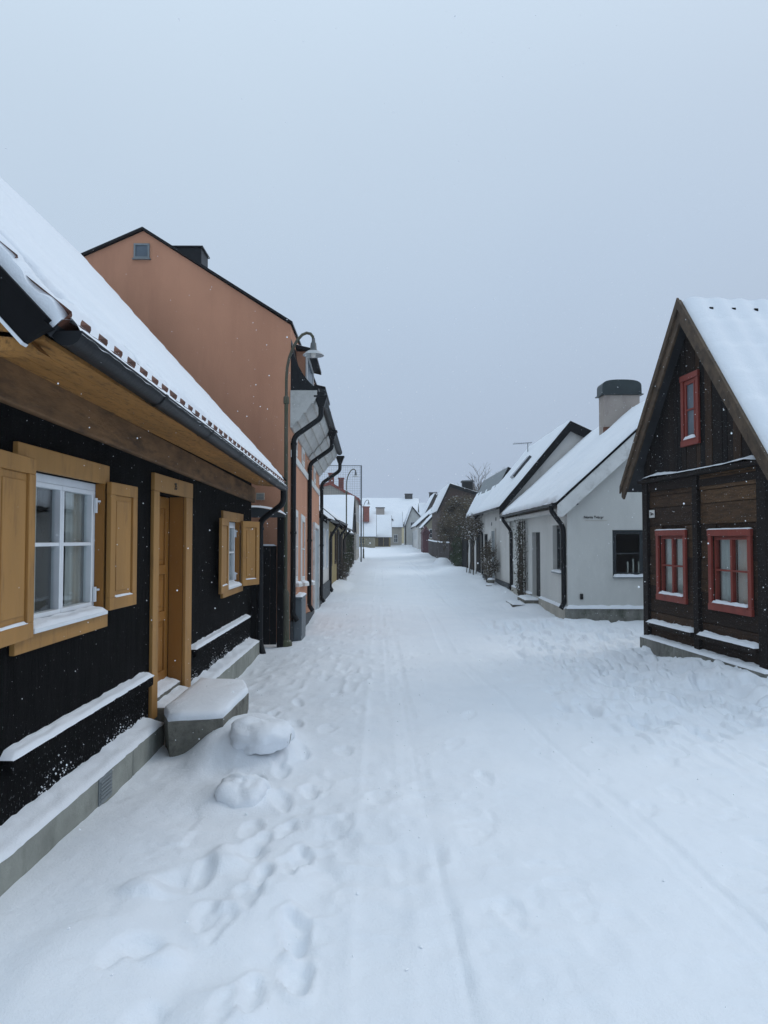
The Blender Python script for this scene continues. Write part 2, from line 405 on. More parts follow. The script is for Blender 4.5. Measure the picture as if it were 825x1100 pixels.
def window(par, fr, a0, a1, z0, z1, n, mat, leaves=2, rows=(.5,), fw=.045, depth=.05, glass='glass', curtain=0, sill=None, snow_t=.03, casing=None, cz=None, sd=0., g=.028):
    """a glazed window set at depth n in its opening: frame mesh with sash, pane, sill, casing, curtain and snow below it"""
    f = bars(MB(), fr, a0, a1, z0, z1, n-depth, n, fw).build('window', mat, par, bevel=.004)
    m = MB(); lw = (a1-a0-2*fw)/leaves
    for i in range(leaves):
        b0 = a0+fw+lw*i+.001; b1 = b0+lw-.002
        bars(m, fr, b0, b1, z0+fw+.001, z1-fw-.001, n-depth+.006, n+.008, g)
        for q in rows:
            zz = z0+(z1-z0)*q
            m.box(fr, b0+g, b1-g, n-depth+.012, n+.004, zz-.011, zz+.011)
    m.build('sash', mat, f, bevel=.003)
    MB().box(fr, a0+fw, a1-fw, n-depth*.62, n-depth*.5, z0+fw, z1-fw).build('pane', glass, f)
    if curtain:
        c = MB(); W = (a1-a0)
        for b0, b1 in ((a0+.02, a0+W*curtain), (a1-W*curtain, a1-.02)):
            c.grid(lambda u, v: fr(b0+(b1-b0)*u, n-depth-.016+.009*math.sin(u*26+sd)+.005*math.sin(u*57), z0+.02+(z1-z0-.04)*v), lin(0, 1, 36), lin(0, 1, 3))
        c.build('curtain', 'cloth', f, smooth='all')
    if sill:
        s0, s1, zb, zt, no, sm = sill
        MB().box(fr, s0, s1, n+.009, no, zb, zt).build('sill', sm, f, bevel=.005)
        snow_lump(fr, s0+.01, s1-.01, n+.012, no-.005, zt+.001, snow_t, lean=snow_t*.5, res=.03, sd=sd+a0).build('snow', 'snow', f, smooth='all')
    if casing:
        (c0, c1, d0, d1), cn0, cn1, cm = casing
        k = MB()
        k.box(fr, c0, c1, cn0, cn1, z1+.002, d1)
        k.box(fr, c0, c1, cn0, cn1, d0, z0-.002)
        k.box(fr, c0+.008, a0-.002, cn0, cn1-.006, z0-.002, z1+.002); k.box(fr, a1+.002, c1-.008, cn0, cn1-.006, z0-.002, z1+.002)
        k.build('casing', cm, f, bevel=.004)
    return f

def pipe(par, pts, r, mat='black_metal', name='downpipe', hopper=None, clips=True):
    # rounded elbows
    P = [Vector(p) for p in pts]; out = [P[0]]
    for i in range(1, len(P)-1):
        a, b, c = P[i-1], P[i], P[i+1]; q = min(.09, (b-a).length*.4, (c-b).length*.4)
        s_, e_ = b+(a-b).normalized()*q, b+(c-b).normalized()*q
        out += [Vector(x) for x in arc(s_, b, e_, 4)]
    out.append(P[-1])
    m = MB().tube(out, r, 10)
    if clips:
        for i in range(len(P)-1):       # joint collars on the long vertical run
            if (P[i+1]-P[i]).length > 1.0:
                L = (P[i+1]-P[i]).length
                for q in lin(0, 1, max(1, int(L/1.1)))[:-1]:
                    c = P[i]+(P[i+1]-P[i])*(q+.12/L); d = (P[i+1]-P[i]).normalized()*.02
                    m.tube([c-d, c+d], r*1.22, 10)
    o = m.build(name, mat, par, smooth=True)
    if hopper:
        h = hopper; c = P[0]
        hb = MB()
        for (w0, z0_, w1, z1_) in ((r*1.1, -.0, h, h*1.5), (h*1.12, h*1.5, h*1.12, h*1.5+.03)):
            hb.hexa([c+Vector((x*w0, y*w0, z0_)) for x, y in ((-1, -1), (1, -1), (1, 1), (-1, 1))]+[c+Vector((x*w1, y*w1, z1_)) for x, y in ((-1, -1), (1, -1), (1, 1), (-1, 1))])
        hb.build('hopper_head', mat, o)
    return o

def text(body, par, fr_pt, xdir, zdir, size, mat, name='lettering', extrude=.002):
    cu = bpy.data.curves.new(name, 'FONT'); cu.body = body; cu.size = size; cu.align_x = 'CENTER'; cu.align_y = 'CENTER'; cu.extrude = extrude; cu.offset = size*.022
    cu.materials.append(M[mat])
    o = bpy.data.objects.new(name, cu); COL.objects.link(o); o.parent = par
    X = Vector(xdir).normalized(); Z = Vector(zdir).normalized(); N = X.cross(Z)
    from mathutils import Matrix
    mt = Matrix((( X.x, Z.x, N.x, 0), (X.y, Z.y, N.y, 0), (X.z, Z.z, N.z, 0), (0, 0, 0, 1)))
    o.matrix_local = Matrix.Translation(Vector(fr_pt)-Vector(ROOT[par])) @ mt
    bpy.context.view_layer.update(); dg = bpy.context.evaluated_depsgraph_get(); me = bpy.data.meshes.new_from_object(o.evaluated_get(dg)); mtx = o.matrix_local.copy(); bpy.data.objects.remove(o); bpy.data.curves.remove(cu)
    me.name = name; me.materials.clear(); me.materials.append(M[mat])
    o = bpy.data.objects.new(name, me); COL.objects.link(o); o.parent = par; o.matrix_local = mtx; ROOT[o] = ROOT[par]
    return o

# ------------------------------------------------------------------ ground
def sstep(a, b, x):
    t = np.clip((x-a)/(b-a), 0, 1); return t*t*(3-2*t)
def vnoise(x, y, seed):
    """value noise on numpy arrays"""
    xi = np.floor(x).astype(np.int64); yi = np.floor(y).astype(np.int64); fx = x-xi; fy = y-yi
    fx = fx*fx*fx*(fx*(fx*6-15)+10); fy = fy*fy*fy*(fy*(fy*6-15)+10)
    def h(a, b):
        n = (a*374761393+b*668265263+seed*974711) & 0xffffffff
        n = ((n ^ (n >> 13))*1274126177) & 0xffffffff
        return ((n ^ (n >> 16)) & 0xffff)/65535.
    return (h(xi, yi)*(1-fx)+h(xi+1, yi)*fx)*(1-fy)+(h(xi, yi+1)*(1-fx)+h(xi+1, yi+1)*fx)*fy-.5
def gbase(y): return .75*sstep(55, 115, y)
PRINTS = []      # x, y, angle, length, width, depth, rim
def trail(x0, y0, x1, y1, stride=.62, gauge=.11, depth=.05, jit=.05, L=.30, Wd=.12):
    n = int(math.hypot(x1-x0, y1-y0)/stride); ang = math.atan2(y1-y0, x1-x0)
    for i in range(n+1):
        t = i/max(1, n); sd = gauge*(1 if i % 2 else -1)
        PRINTS.append((x0+(x1-x0)*t-math.sin(ang)*sd+random.uniform(-jit, jit), y0+(y1-y0)*t+math.cos(ang)*sd+random.uniform(-jit, jit),
                       ang+random.uniform(-.25, .25), L*random.uniform(.85, 1.15), Wd*random.uniform(.85, 1.2), depth*random.uniform(.6, 1.2), random.uniform(.3, .9)))
trail(-.34, 2.35, -.44, 3.7, .38, .09, .05, L=.27, Wd=.10)
trail(-.40, 3.1, -.82, 5.6, .42, .11, .035, L=.26, Wd=.10)
trail(-.62, 2.7, -.52, 4.4, .55, .06, .03, L=.25, Wd=.1)
trail(-.20, 2.2, -.24, 2.9, .36, .07, .045, L=.27, Wd=.1)
trail(-.95, 2.6, -.70, 4.2, .36, .09, .04, .08, .26, .10)
trail(-.55, 5.0, -.95, 7.6, .4, .1, .03, .06, .26, .10)
trail(-.35, 4.4, -.30, 9.5, .7, .10, .016)
trail(-.75, 9.0, -.65, 15, .7, .10, .016)
trail(.55, 3.4, .75, 7.0, .75, .10, .014)
for k in range(22):
    x0 = random.uniform(1.9, 4.0); y0 = random.uniform(6.4, 9.8)
    trail(x0, y0, x0+random.uniform(-.7, .4), y0+random.uniform(1.2, 3.4), random.uniform(.36, .6), .10, random.uniform(.02, .045), .10, .25, .11)
for k in range(6):
    x0 = random.uniform(1.2, 2.4); y0 = random.uniform(4, 7)
    trail(x0, y0, x0+random.uniform(-.1, .5), y0+random.uniform(2, 5), .7, .1, .014, .06)
BLOBS = [ # x, y, rx, ry, height : drifted mounds and broken crusts
    (-1.02, 6.02, .36, .55, .22), (-.90, 4.96, .25, .25, .05), (-1.35, 3.6, .5, .9, .04), (-1.1, 2.9, .28, .5, .05),
    (-1.05, 3.55, .14, .10, .05), (-.98, 3.62, .10, .14, -.05), (-.78, 3.98, .12, .16, .045), (-.70, 4.05, .09, .12, -.055),
    (-.93, 3.02, .07, .08, -.05), (-.84, 2.98, .09, .07, .035), (-.55, 2.62, .16, .2, .04), (-.45, 3.7, .16, .2, .03), (-.6, 3.3, .2, .25, .03),
    (4.6, 34, 1.2, 5, .15), (4.0, 46, .5, 1.2, .4), (3.9, 40, .7, 5, .12), (-1.5, 26, .6, 3, .15), (3.55, 18.2, .5, 1.2, .10), (3.9, 25, .5, 3, .10),
    (3.3, 14.6, .9, .7, .05), (4.25, 8.6, .55, 1.6, .16)]
def gheight(x, y):
    z = gbase(y)+0*x
    z = z+.10*vnoise(x*.35, y*.22, 1)+.035*vnoise(x*1.3, y*.9, 2)
    near = 1-sstep(14, 40, y)
    z = z+near*(.014*vnoise(x*3.1, y*2.6, 3)+.006*vnoise(x*7, y*6, 4)+.004*vnoise(x*17, y*16, 5)+.006*np.clip(vnoise(x*26, y*24, 6)-.22, 0, 1)*4*np.clip(vnoise(x*1.7, y*1.1, 7)+.15, 0, 1))
    # road crown and banks along the houses
    z = z+.10*sstep(-.9, -1.8, x)*sstep(11, 25, y)-.07*np.exp(-((x+1.7)/.5)**2-((y-9.9)/2.0)**2)
    z = z+.08*sstep(2.6, 4.0, x)*sstep(13, 20, y)
    # wheel tracks: shallow grooves with pressed bottoms and small crumbly rims
    for (xa, ya, xb, yb, w, dp, sd) in ((.005, 2.2, .02, 24, .11, .010, 11), (.26, 2.2, .15, 20, .11, .009, 12), (1.62, 3.0, 1.05, 11, .07, .010, 13),
                                        (1.9, 14, 2.3, 60, .16, .035, 17), (1.05, 11, 1.4, 30, .10, .012, 14), (.02, 26, .3, 70, .15, .012, 18), (2.75, 4.4, 2.4, 8, .06, .010, 15), (1.70, 2.8, 1.12, 10, .022, .012, 61), (2.95, 4.6, 2.45, 11, .024, .022, 62), (.33, 2.2, .22, 9, .022, .010, 64)):
        t = (y-ya)/(yb-ya); xc = xa+(xb-xa)*t+.05*vnoise(y*.35, y*0+sd, sd)+.015*vnoise(y*2.2, y*0+sd, sd)
        on = sstep(ya-.6, ya+.3, y)*(1-sstep(yb-2, yb+.5, y))*(.35+.65*sstep(-.18, .2, vnoise(y*1.1+sd, y*0+sd, sd+70)))
        d = (x-xc)/w; brk = .6+.8*vnoise(x*5, y*2.2, sd+30)
        z = z-on*dp*np.exp(-np.clip(np.abs(d)+.15*vnoise(x*9, y*9, sd+50), 0, 9)**9)*(.75+.5*vnoise(x*12, y*6, sd+60))+on*dp*.6*brk*np.exp(-((np.abs(d)-1.28)/.22)**2)*(.4+1.2*np.clip(vnoise(x*16, y*10, sd+40)+.2, 0, 1))
    ptch = np.clip(vnoise(x*1.1, y*.8, 21)+.1, 0, 1)*near
    z = z-.09*ptch*np.abs(vnoise(x*6.5, y*4.5, 22))
    # crusts broken by feet: sharp little steps
    cr = vnoise(x*3.3, y*2.4, 23)+.35*vnoise(x*11, y*9, 24)
    z = z-.014*near*(cr > .30)*np.clip(vnoise(x*.8, y*.5, 25)+.25, 0, 1)
    tr_ = sstep(1.6, 2.6, x)*sstep(5.0, 7.5, y)*(1-sstep(13, 17, y))*(1-sstep(4.6, 5.2, x))
    ws_ = .25*vnoise(x*2, y*2, 44); z = z+1.25*tr_*(.07*vnoise(x*4.3+ws_, y*2.6, 41)+.07*np.abs(vnoise(x*7.5, y*4+ws_, 42))-.055*(vnoise(x*5.1+ws_, y*2.7, 43) > .10)+.035*(vnoise(x*8+ws_, y*4.4, 45) > .25))
    lf_ = sstep(-1.35, -1.0, x)*(1-sstep(-.25, -.02, x))*sstep(2.2, 2.8, y)*(1-sstep(5.2, 6.5, y))
    pt_ = np.clip(.2+1.6*vnoise(x*1.5, y*1.2, 49), 0, 1); z = z+lf_*pt_*(.05*vnoise(x*3.6, y*2.8+ws_, 46)-.026*(vnoise(x*4.3+ws_, y*3.6, 47) > .18)+.02*(vnoise(x*8+ws_, y*6, 48) > .30))
    for (bx, by, rx, ry, h) in BLOBS:
        q = ((x-bx)/rx)**2+((y-by)/ry)**2
        q = q*(1+.5*vnoise(x*4/max(rx*3, .3), y*4/max(ry*3, .3), 31))
        z = z+h*np.exp(-q*q*.9)
    for (px, py, an, L, Wd, dp, rim) in PRINTS:
        m = (np.abs(x-px) < .45) & (np.abs(y-py) < .45)
        if not m.any(): continue
        X = x[m]-px; Y = y[m]-py; u = (X*math.cos(an)+Y*math.sin(an))/(L/2); v = (-X*math.sin(an)+Y*math.cos(an))/(Wd/2*(1+.15*np.sin(u*2)))
        u = u+.35*vnoise(X*14+px*9, Y*14, 8); v = v+.35*vnoise(X*14, Y*14+py*9, 9)
        q = u*u+v*v
        z[m] += -dp*np.exp(-(q/1.05)**5)*(.8+.5*vnoise(X*30, Y*30+px, 6))+dp*.4*rim*np.exp(-((np.sqrt(q)-1.36)/.22)**2)*(.3+1.3*np.clip(vnoise(X*12+px*5, Y*12, 5)+.3, 0, 1))
    return z

def build_ground():
    xs = list(np.arange(-2.3, 4.7, .019))
    st = .05
    while xs[-1] < 420: xs.append(xs[-1]+st); st = min(st*1.18, 40)
    st = .05
    while xs[0] > -420: xs.insert(0, xs[0]-st); st = min(st*1.18, 40)
    ys = [1.9]; 
    while ys[-1] < 700: ys.append(ys[-1]+max(.018, min(40, .019*(ys[-1]/4.)**1.3)))
    st = .06
    while ys[0] > -120: ys.insert(0, ys[0]-st); st = min(st*1.25, 25)
    X, Y = np.meshgrid(np.array(xs), np.array(ys)); Z = gheight(X.copy(), Y.copy())
    nx, ny = len(xs), len(ys)
    co = np.stack([X, Y, Z], -1).reshape(-1, 3)
    idx = np.arange(nx*ny).reshape(ny, nx)
    F = np.stack([idx[:-1, :-1], idx[:-1, 1:], idx[1:, 1:], idx[1:, :-1]], -1).reshape(-1, 4)
    me = bpy.data.meshes.new('ground')
    me.vertices.add(len(co)); me.vertices.foreach_set('co', co.ravel())
    me.loops.add(F.size); me.loops.foreach_set('vertex_index', F.ravel())
    me.polygons.add(len(F)); me.polygons.foreach_set('loop_start', np.arange(0, F.size, 4))
    me.polygons.foreach_set('loop_total', np.full(len(F), 4)); me.polygons.foreach_set('use_smooth', np.ones(len(F), bool))
    me.update(calc_edges=True); me.validate()
    me.materials.append(M['snow'])
    o = bpy.data.objects.new('ground', me); COL.objects.link(o); kind(o, 'structure')
    o['label'] = 'snow covered village street with wheel tracks and footprints'
    print('ground', nx, ny)
build_ground()
def gz(x, y): return float(gheight(np.array([float(x)]), np.array([float(y)]))[0])

# ================================================================== LEFT: black cottage
L = Fr((-1.9, 0), (0, 1), (1, 0))
bc = thing('black_cottage', 'long low black tarred cottage with ochre shutters and snowy pantile roof', 'house', (-1.9, 7, 0))
w1, w2, dr = (3.97, 5.06, 1.15, 2.03), (9.12, 10.0, 1.03, 1.88), (6.34, 7.22, .16, 2.06)
mb = wall_cells(MB(), L, 3.3, 11.1, -.3, 2.7, -.28, 0, [w1, w2, dr])
mb.box(L, 3.3, 3.55, -5.2, -.28, -.3, 2.7).box(L, 10.85, 11.1, -5.2, -.28, -.3, 2.7).box(L, 3.3, 11.1, -5.45, -5.2, -.3, 2.7)
for a, b in ((3.3, 3.55), (10.85, 11.1)): mb.prism(L, [(0, 2.7), (-2.7, 5.6), (-5.45, 2.7)], a, b)
mb.build('wall', 'tar', bc)
for a, b in ((3.0, 5.36), (5.368, 6.14), (7.52, 9.1), (9.106, 9.9), (9.906, 11.0)):
    q_ = MB().box(L, a, b, .002, .15, -.4, .15).build('plinth', 'concrete', bc, bevel=.008)
    if a in (3.0, 7.52): snow_lump(L, a, 6.13 if a == 3.0 else 11.0, .0, .155, .151, .024, .035, sd=a).build('snow', 'snow', q_, smooth='all')
    if a == 3.0: pl = q_
# wind-blown clumps clinging to the rough tar just above the plinth
m = MB()
for i in range(1300):
    a = random.uniform(3.4, 11.0)
    if 6.1 < a < 7.5: continue
    z = .17+abs(random.gauss(0, .055))*(.3+2.2*max(0, nz(a*1.9, 7.)+.15)); r_ = .002+.007*random.random()**2
    c0 = L(a, .003, z); P = [(c0[0]+.4*r_, c0[1]+r_*math.cos(t)*random.uniform(.6, 1.3), c0[2]+r_*math.sin(t)*random.uniform(.5, 1.2)) for t in (0, 1.05, 2.1, 3.14, 4.2, 5.2)]
    m.add(P+[(c0[0]+r_, c0[1], c0[2]), (c0[0]-.004, c0[1], c0[2])], [(j, (j+1) % 6, 6) for j in range(6)]+[(j, (j+1) % 6, 7) for j in range(6)])
kind(m.build('clinging_snow', 'flake', bc), 'stuff')
m = MB(); m.box(L, 4.70, 4.92, .151, .158, -.02, .145)
for i in range(6): m.box(L, 4.715, 4.905, .158, .166, .0+i*.023, .010+i*.023)
m.build('vent_grille', 'frame_grey', pl)
for a, b, sd in ((3.76, 6.10, 3.), (7.50, 10.70, 4.)):
    lg = MB().box(L, a, b, .002, .07, .46, .54).build('ledge', 'tar', bc, bevel=.015)
    snow_lump(L, a, b, .0, .075, .541, .026, .015, sd=sd).build('snow', 'snow', lg, smooth='all')
# wooden tar boards: low relief below the ledge
m = MB().prism(L, [(.002, 2.33), (.055, 2.33), (.055, 2.54), (.002, 2.54)], 3.3, 11.08)
m = MB(); zb = lambda a: -.018*(a-3.7)
P = [L(a, n, z+zb(a)) for a in (3.2, 11.12) for n, z in ((.002, 2.335), (.06, 2.335), (.06, 2.56), (.002, 2.56))]
m.add(P, [(0, 1, 2, 3), (4, 5, 6, 7), (0, 1, 5, 4), (1, 2, 6, 5), (2, 3, 7, 6), (3, 0, 4, 7)])
m.build('eave_beam', 'beam', bc, bevel=.012)
m = MB()
for i in range(3):
    n0 = .062+i*.135; zt = 2.545-.012*i
    P = [L(a, n, z-.010*(a-3)) for a in (3.165, 11.09) for n, z in ((n0, zt), (n0+.131, zt-.012), (n0+.131, zt+.01), (n0, zt+.02))]
    m.add(P, [(0, 1, 2, 3), (4, 5, 6, 7), (0, 1, 5, 4), (1, 2, 6, 5), (2, 3, 7, 6), (3, 0, 4, 7)])
m.build('soffit', 'ochre_worn', bc)
# near gable overhang soffit
EAV, RDG, BCK = (.48, 2.50), (-2.70, 5.93), (-5.9, 2.52)
def eav(a): t = (a-3)/8; return (.535-.075*t, 2.565-.105*t)
m = MB(); m.prism(L, [(.44, 2.46), (.02, 2.47), (-2.7, 5.33), (-2.7, 5.62)], 3.165, 3.29); m.build('gable_soffit', 'ochre_worn', bc)
SL = math.hypot(3.2, 3.41)
def tile_fn(u, v):
    pass
rf = MB(); roof_slab(rf, L, 3.13, 11.1, BCK, RDG, .06)
P = [L(a, n, z) for a in (3.13, 11.1) for n, z in (eav(a), RDG, (RDG[0]-.0, RDG[1]-.09), (eav(a)[0]-.035, eav(a)[1]-.045))]
rf.add(P, [(0, 1, 2, 3), (4, 5, 6, 7), (0, 1, 5, 4), (1, 2, 6, 5), (2, 3, 7, 6), (3, 0, 4, 7)])
roof = rf.build('roof', 'slate', bc)
# pantiles of the street side as one relief surface, rolls along s, courses up the slope
PER, ROW = .215, .34
un = (-3.2/SL, 3.41/SL); nr = (3.41/SL, 3.2/SL)
def tileh(a, w):
    ph = (a/PER) % 1
    prof = .5+.5*math.cos(2*math.pi*(ph-.5)) if ph < .72 else .02
    return .012+.045*prof*(.6+.4*(1-((w/ROW) % 1)))+.028*(1-((w/ROW) % 1))
def tp(a, w, h):
    e_ = eav(a); t = w/SL; return L(a, e_[0]+(RDG[0]-e_[0])*t+nr[0]*h, e_[1]+(RDG[1]-e_[1])*t+nr[1]*h)
aa = lin(3.13, 11.1, int(7.97/PER*8)); ww = []
for r_ in range(14): ww += [r_*ROW+.001, r_*ROW+.11, r_*ROW+.22, r_*ROW+.338]
m = MB().grid(lambda a, w: tp(a, w, tileh(a, w)), aa, [x for x in ww if x < SL])
P = []
for a in aa: P += [tp(a, .001, tileh(a, .001)), tp(a, .001, -.03)]
m.add(P, [(2*i, 2*i+1, 2*i+3, 2*i+2) for i in range(len(aa)-1)])
m.build('pantiles', 'tile', roof, smooth=True)
def roofsnow(a, w):
    ph = (a/PER) % 1
    t = .098+.010*fbm(a*.6, w*.6, 9.)+.004*math.cos(2*math.pi*(ph-.4))+.008*(.5-((w/ROW) % 1))
    t += .004*fbm(a*5, w*5, 4.)
    t -= .05*max(0, nz(a*2.6, w*1.2, 8.)-.42)*(1 if ph < .5 else 0)
    # the lip above the gutter: tile noses show between tongues of snow
    ki = math.floor(a/PER)
    lip = math.exp(-((w-.195-.03*nz(a*1.3, 2.)-.05*nz(ki*3.1, .5))/(.078+.045*nz(ki*1.9, 8.)))**4)
    lip *= .70+1.1*max(-.55, nz(ki*1.7, 4.4))
    t -= lip*.125*math.exp(-((ph-.50-.10*nz(ki*2.3, 1.)-.6*(w-.2))/.22)**4)+.012*lip*nz(a*25, w*25)
    if w < .09: t = t*(.55+.45*w/.09)
    # two bare streaks by the near verge
    g = math.exp(-((a-(3.235+.02*nz(w*2, 1.)))/(.02+.05*max(0, .7-w)))**2)*(1 if .1 < w < .62 else 0)
    g += math.exp(-((a-3.215)/(.02+.06*max(0, 1.25-w)))**2)*(1 if .74 < w < 1.5 else 0)
    t -= .15*g
    ed = min(a-3.12, 11.11-a); t *= .55+.45*max(0, min(1, ed/.06))
    return t
ww = [i*.022 for i in range(int(.7/.022))]+[.7+i*.06 for i in range(int((SL-.7)/.06))]+[SL]
aa = lin(3.12, 11.11, 560)
m = MB().grid(lambda a, w: tp(a, w, roofsnow(a, w)), aa, ww)
for aE in (3.12, 11.11):
    P = []
    for w in ww: P += [tp(aE, w, roofsnow(aE, w)), tp(aE, w, -.02)]
    m.add(P, [(2*i, 2*i+1, 2*i+3, 2*i+2) for i in range(len(ww)-1)])
m.build('snow', 'snow', roof, smooth='all')
roof_sheet(L, 3.13, 11.1, BCK, RDG, .10, .3).build('snow', 'snow', roof, smooth='all')
# bargeboard
for a, b in ((3.085, 3.12), (11.115, 11.15)):
    MB().prism(L, [(.50, 2.565), (.53, 2.54), (.50, 2.53), (.41, 2.475), (.30, 2.60), (-2.70, 5.80), (-2.70, 5.97)], a, b).build('bargeboard', 'soot', bc)
MB().prism(L, [(.415, 2.475), (.30, 2.60), (-2.7, 5.80), (-2.7, 5.785), (.295, 2.585), (.405, 2.465)], 3.075, 3.123).build('barge_trim', 'white', bc)
MB().prism(L, [(.515, 2.58), (-2.70, 6.0), (-2.70, 5.975), (.50, 2.567)], 3.075, 3.122).build('verge_strip', 'soot', bc)
gt = MB().gutter((-1.335, 3.15, 2.545), (-1.40, 11.0, 2.425), .066, (1, 0)).build('gutter', 'black_metal', bc, smooth=True)
sl = MB()
def gsn(u, v):
    a = 3.15+7.85*u; n = .50-.065*u+.13*v; z = 2.545-.12*u
    return L(a, n, z+.035*math.sin(math.pi*v)*(1+.8*nz(a*4, 3.))+.012*nz(a*9, v*3, 5.)+(1-v)*.035-.015*(v > .9))
sl.grid(gsn, lin(0, 1, 260), lin(0, 1, 6)); sl.build('snow', 'snow', gt, smooth='all')
pipe(bc, [(-1.395, 10.92, 2.37), (-1.395, 10.92, 2.18), (-1.76, 11.08, 1.93), (-1.76, 11.08, .12), (-1.70, 11.04, -.05)], .045)
# windows, shutters, door
win1 = window(bc, L, 3.972, 5.058, 1.152, 2.028, -.03, 'white', 2, (.535,), .05, .05, curtain=.31, sill=(3.98, 5.05, 1.145, 1.17, .07, 'white'), snow_t=.022,
       casing=((3.84, 5.15, 1.05, 2.16), .002, .032, 'ochre'), sd=1.)
win2 = window(bc, L, 9.122, 9.998, 1.032, 1.878, -.03, 'white', 2, (.53,), .05, .05, curtain=.36, sill=(9.13, 9.99, 1.03, 1.055, .07, 'white'), snow_t=.022,
       casing=((8.95, 10.28, .94, 2.0), .002, .032, 'ochre'), sd=2.)
for wn, (a0, a1, z0, z1) in ((win1, w1), (win2, w2)):
    MB().box(L, a0, a0+.004, -.029, .031, z0, z1).build('jamb_lining', 'ochre_deep', wn); MB().box(L, a1-.004, a1, -.029, .031, z0, z1).build('jamb_lining', 'ochre_deep', wn)
    for zz in (z0+.13, z1-.15):
        MB().box(L, a1-.05, a1-.022, -.021, -.006, zz-.05, zz+.05).tube([L(a1-.02, -.008, zz+.03), L(a1-.004, .004, zz+.03)], .008, 6).build('hinge', 'white', wn)
def shutter(h, e, z0, z1, ins):
    """panelled shutter from hinge (s,n) to free edge (s,n)"""
    d = (e[0]-h[0], e[1]-h[1]); W = math.hypot(*d)
    hx = L(h[0], h[1], 0); ex = L(e[0], e[1], 0)
    t = (ex[0]-hx[0], ex[1]-hx[1]); nn = (t[1], -t[0])
    if nn[0] < 0: nn = (-nn[0], -nn[1])
    f = Fr((hx[0], hx[1]), t, nn)
    m = bars(MB(), f, 0, W, z0, z1, 0, .034, .085)
    m.box(f, .085, W-.085, .004, .018, z0+.085, z1-.085)
    m.box(f, .115, W-.115, .018, .026, z0+.125, z1-.125)
    o = m.build('shutter', 'ochre', bc, bevel=.004)
    snow_lump(f, .09, W-.09, .018, .033, z0+.085, .012, 0, .02, sd=W).build('snow', 'snow', o, smooth='all')
    return o
shutter((3.955, .040), (3.45, .075), 1.13, 2.08, 1)
shutter((5.075, .040), (5.57, .060), 1.165, 2.045, 1)
shutter((9.09, .040), (8.55, .065), 1.02, 1.90, 1)
shutter((10.02, .045), (10.45, .20), 1.02, 1.90, 1)
lf = MB(); n0 = -.135
bars(lf, L, 6.345, 7.215, .30, 2.055, n0-.045, n0, .11)
lf.box(L, 6.745, 6.815, n0-.045, n0, .41, 1.945)
for zz in (.88, 1.32): lf.box(L, 6.455, 6.745, n0-.045, n0, zz, zz+.09).box(L, 6.815, 7.105, n0-.045, n0, zz, zz+.09)
for b0, b1 in ((6.455, 6.745), (6.815, 7.105)):
    for z0, z1 in ((.41, .88), (.97, 1.32), (1.41, 1.945)):
        lf.box(L, b0, b1, n0-.04, n0-.018, z0, z1).box(L, b0+.045, b1-.045, n0-.018, n0-.006, z0+.05, z1-.05)
door = lf.build('door', 'ochre_deep', bc, bevel=.005)
h = MB(); h.box(L, 6.385, 6.425, n0, n0+.008, 1.02, 1.24); h.tube([L(6.405, n0, 1.14), L(6.405, n0+.055, 1.14), L(6.52, n0+.06, 1.14)], .010, 8)
h.build('handle', 'iron', door)
c = MB(); c.box(L, 6.18, 7.46, .002, .035, 2.062, 2.21).box(L, 6.18, 6.338, .002, .032, .15, 2.060).box(L, 7.222, 7.46, .002, .032, .15, 2.060)
dc = c.build('door_casing', 'ochre', bc, bevel=.005)
MB().box(L, 6.34, 6.345, -.13, .001, .16, 2.06).build('door_lining', 'ochre_deep', dc); MB().box(L, 7.215, 7.22, -.13, .001, .16, 2.06).build('door_lining', 'ochre_deep', dc)
text('25', bc, L(6.82, .037, 2.135), (0, 1, 0), (0, 0, 1), .085, 'numbrown', 'house_number')
m = MB(); m.box(L, 6.35, 7.21, -.28, -.005, .10, .285).box(L, 6.36, 7.20, -.004, .10, .05, .215)
th = m.build('threshold_step', 'stone', bc, bevel=.01)
s_ = snow_lump(L, 6.36, 7.20, -.134, -.006, .285, .02, .03, .03, sd=5); snow_lump(L, 6.37, 7.19, -.003, .098, .216, .02, .02, .03, sd=6, mb=s_); s_.build('snow', 'snow', th, smooth='all')

# stone slab step before the door
st = thing('door_step', 'large rough stone step with thick snow in front of the ochre door', 'step', (-1.5, 6.3, 0))
m = MB()
base = [(-1.73, 6.05), (-1.62, 5.78), (-1.22, 5.88), (-1.19, 6.85), (-1.30, 7.25), (-1.73, 7.3)]
k = len(base); lev = [(-.15, .93), (.0, .95), (.10, 1.0), (.235, 1.01), (.245, 1.0)]
cx, cy = -1.55, 6.5; P = []
for z, q in lev:
    for i, (x, y) in enumerate(base):
        for t in (0, .25, .5, .75):
            nx_, ny_ = base[(i+1) % k]; X = x+(nx_-x)*t; Y = y+(ny_-y)*t
            r = 1+.03*nz(X*6, Y*6, z*9); P.append((cx+(X-cx)*q*r, cy+(Y-cy)*q*r, z))
kk = k*4; F = [(j*kk+i, j*kk+(i+1) % kk, (j+1)*kk+(i+1) % kk, (j+1)*kk+i) for j in range(len(lev)-1) for i in range(kk)]
F.append(tuple(range((len(lev)-1)*kk, len(lev)*kk)))
m.add(P, F); m.build('slab', 'stone', st)
m = MB(); P = []; rings = [(1.0, .240), (1.005, .265), (.985, .292), (.93, .305), (.6, .312), (.2, .315)]
for q, z in rings:
    for i, (x, y) in enumerate(base):
        for t in (0, .25, .5, .75):
            nx_, ny_ = base[(i+1) % k]; X = x+(nx_-x)*t; Y = y+(ny_-y)*t
            P.append((cx+(X-cx)*q, cy+(Y-cy)*q, z+.012*nz(X*5, Y*5)))
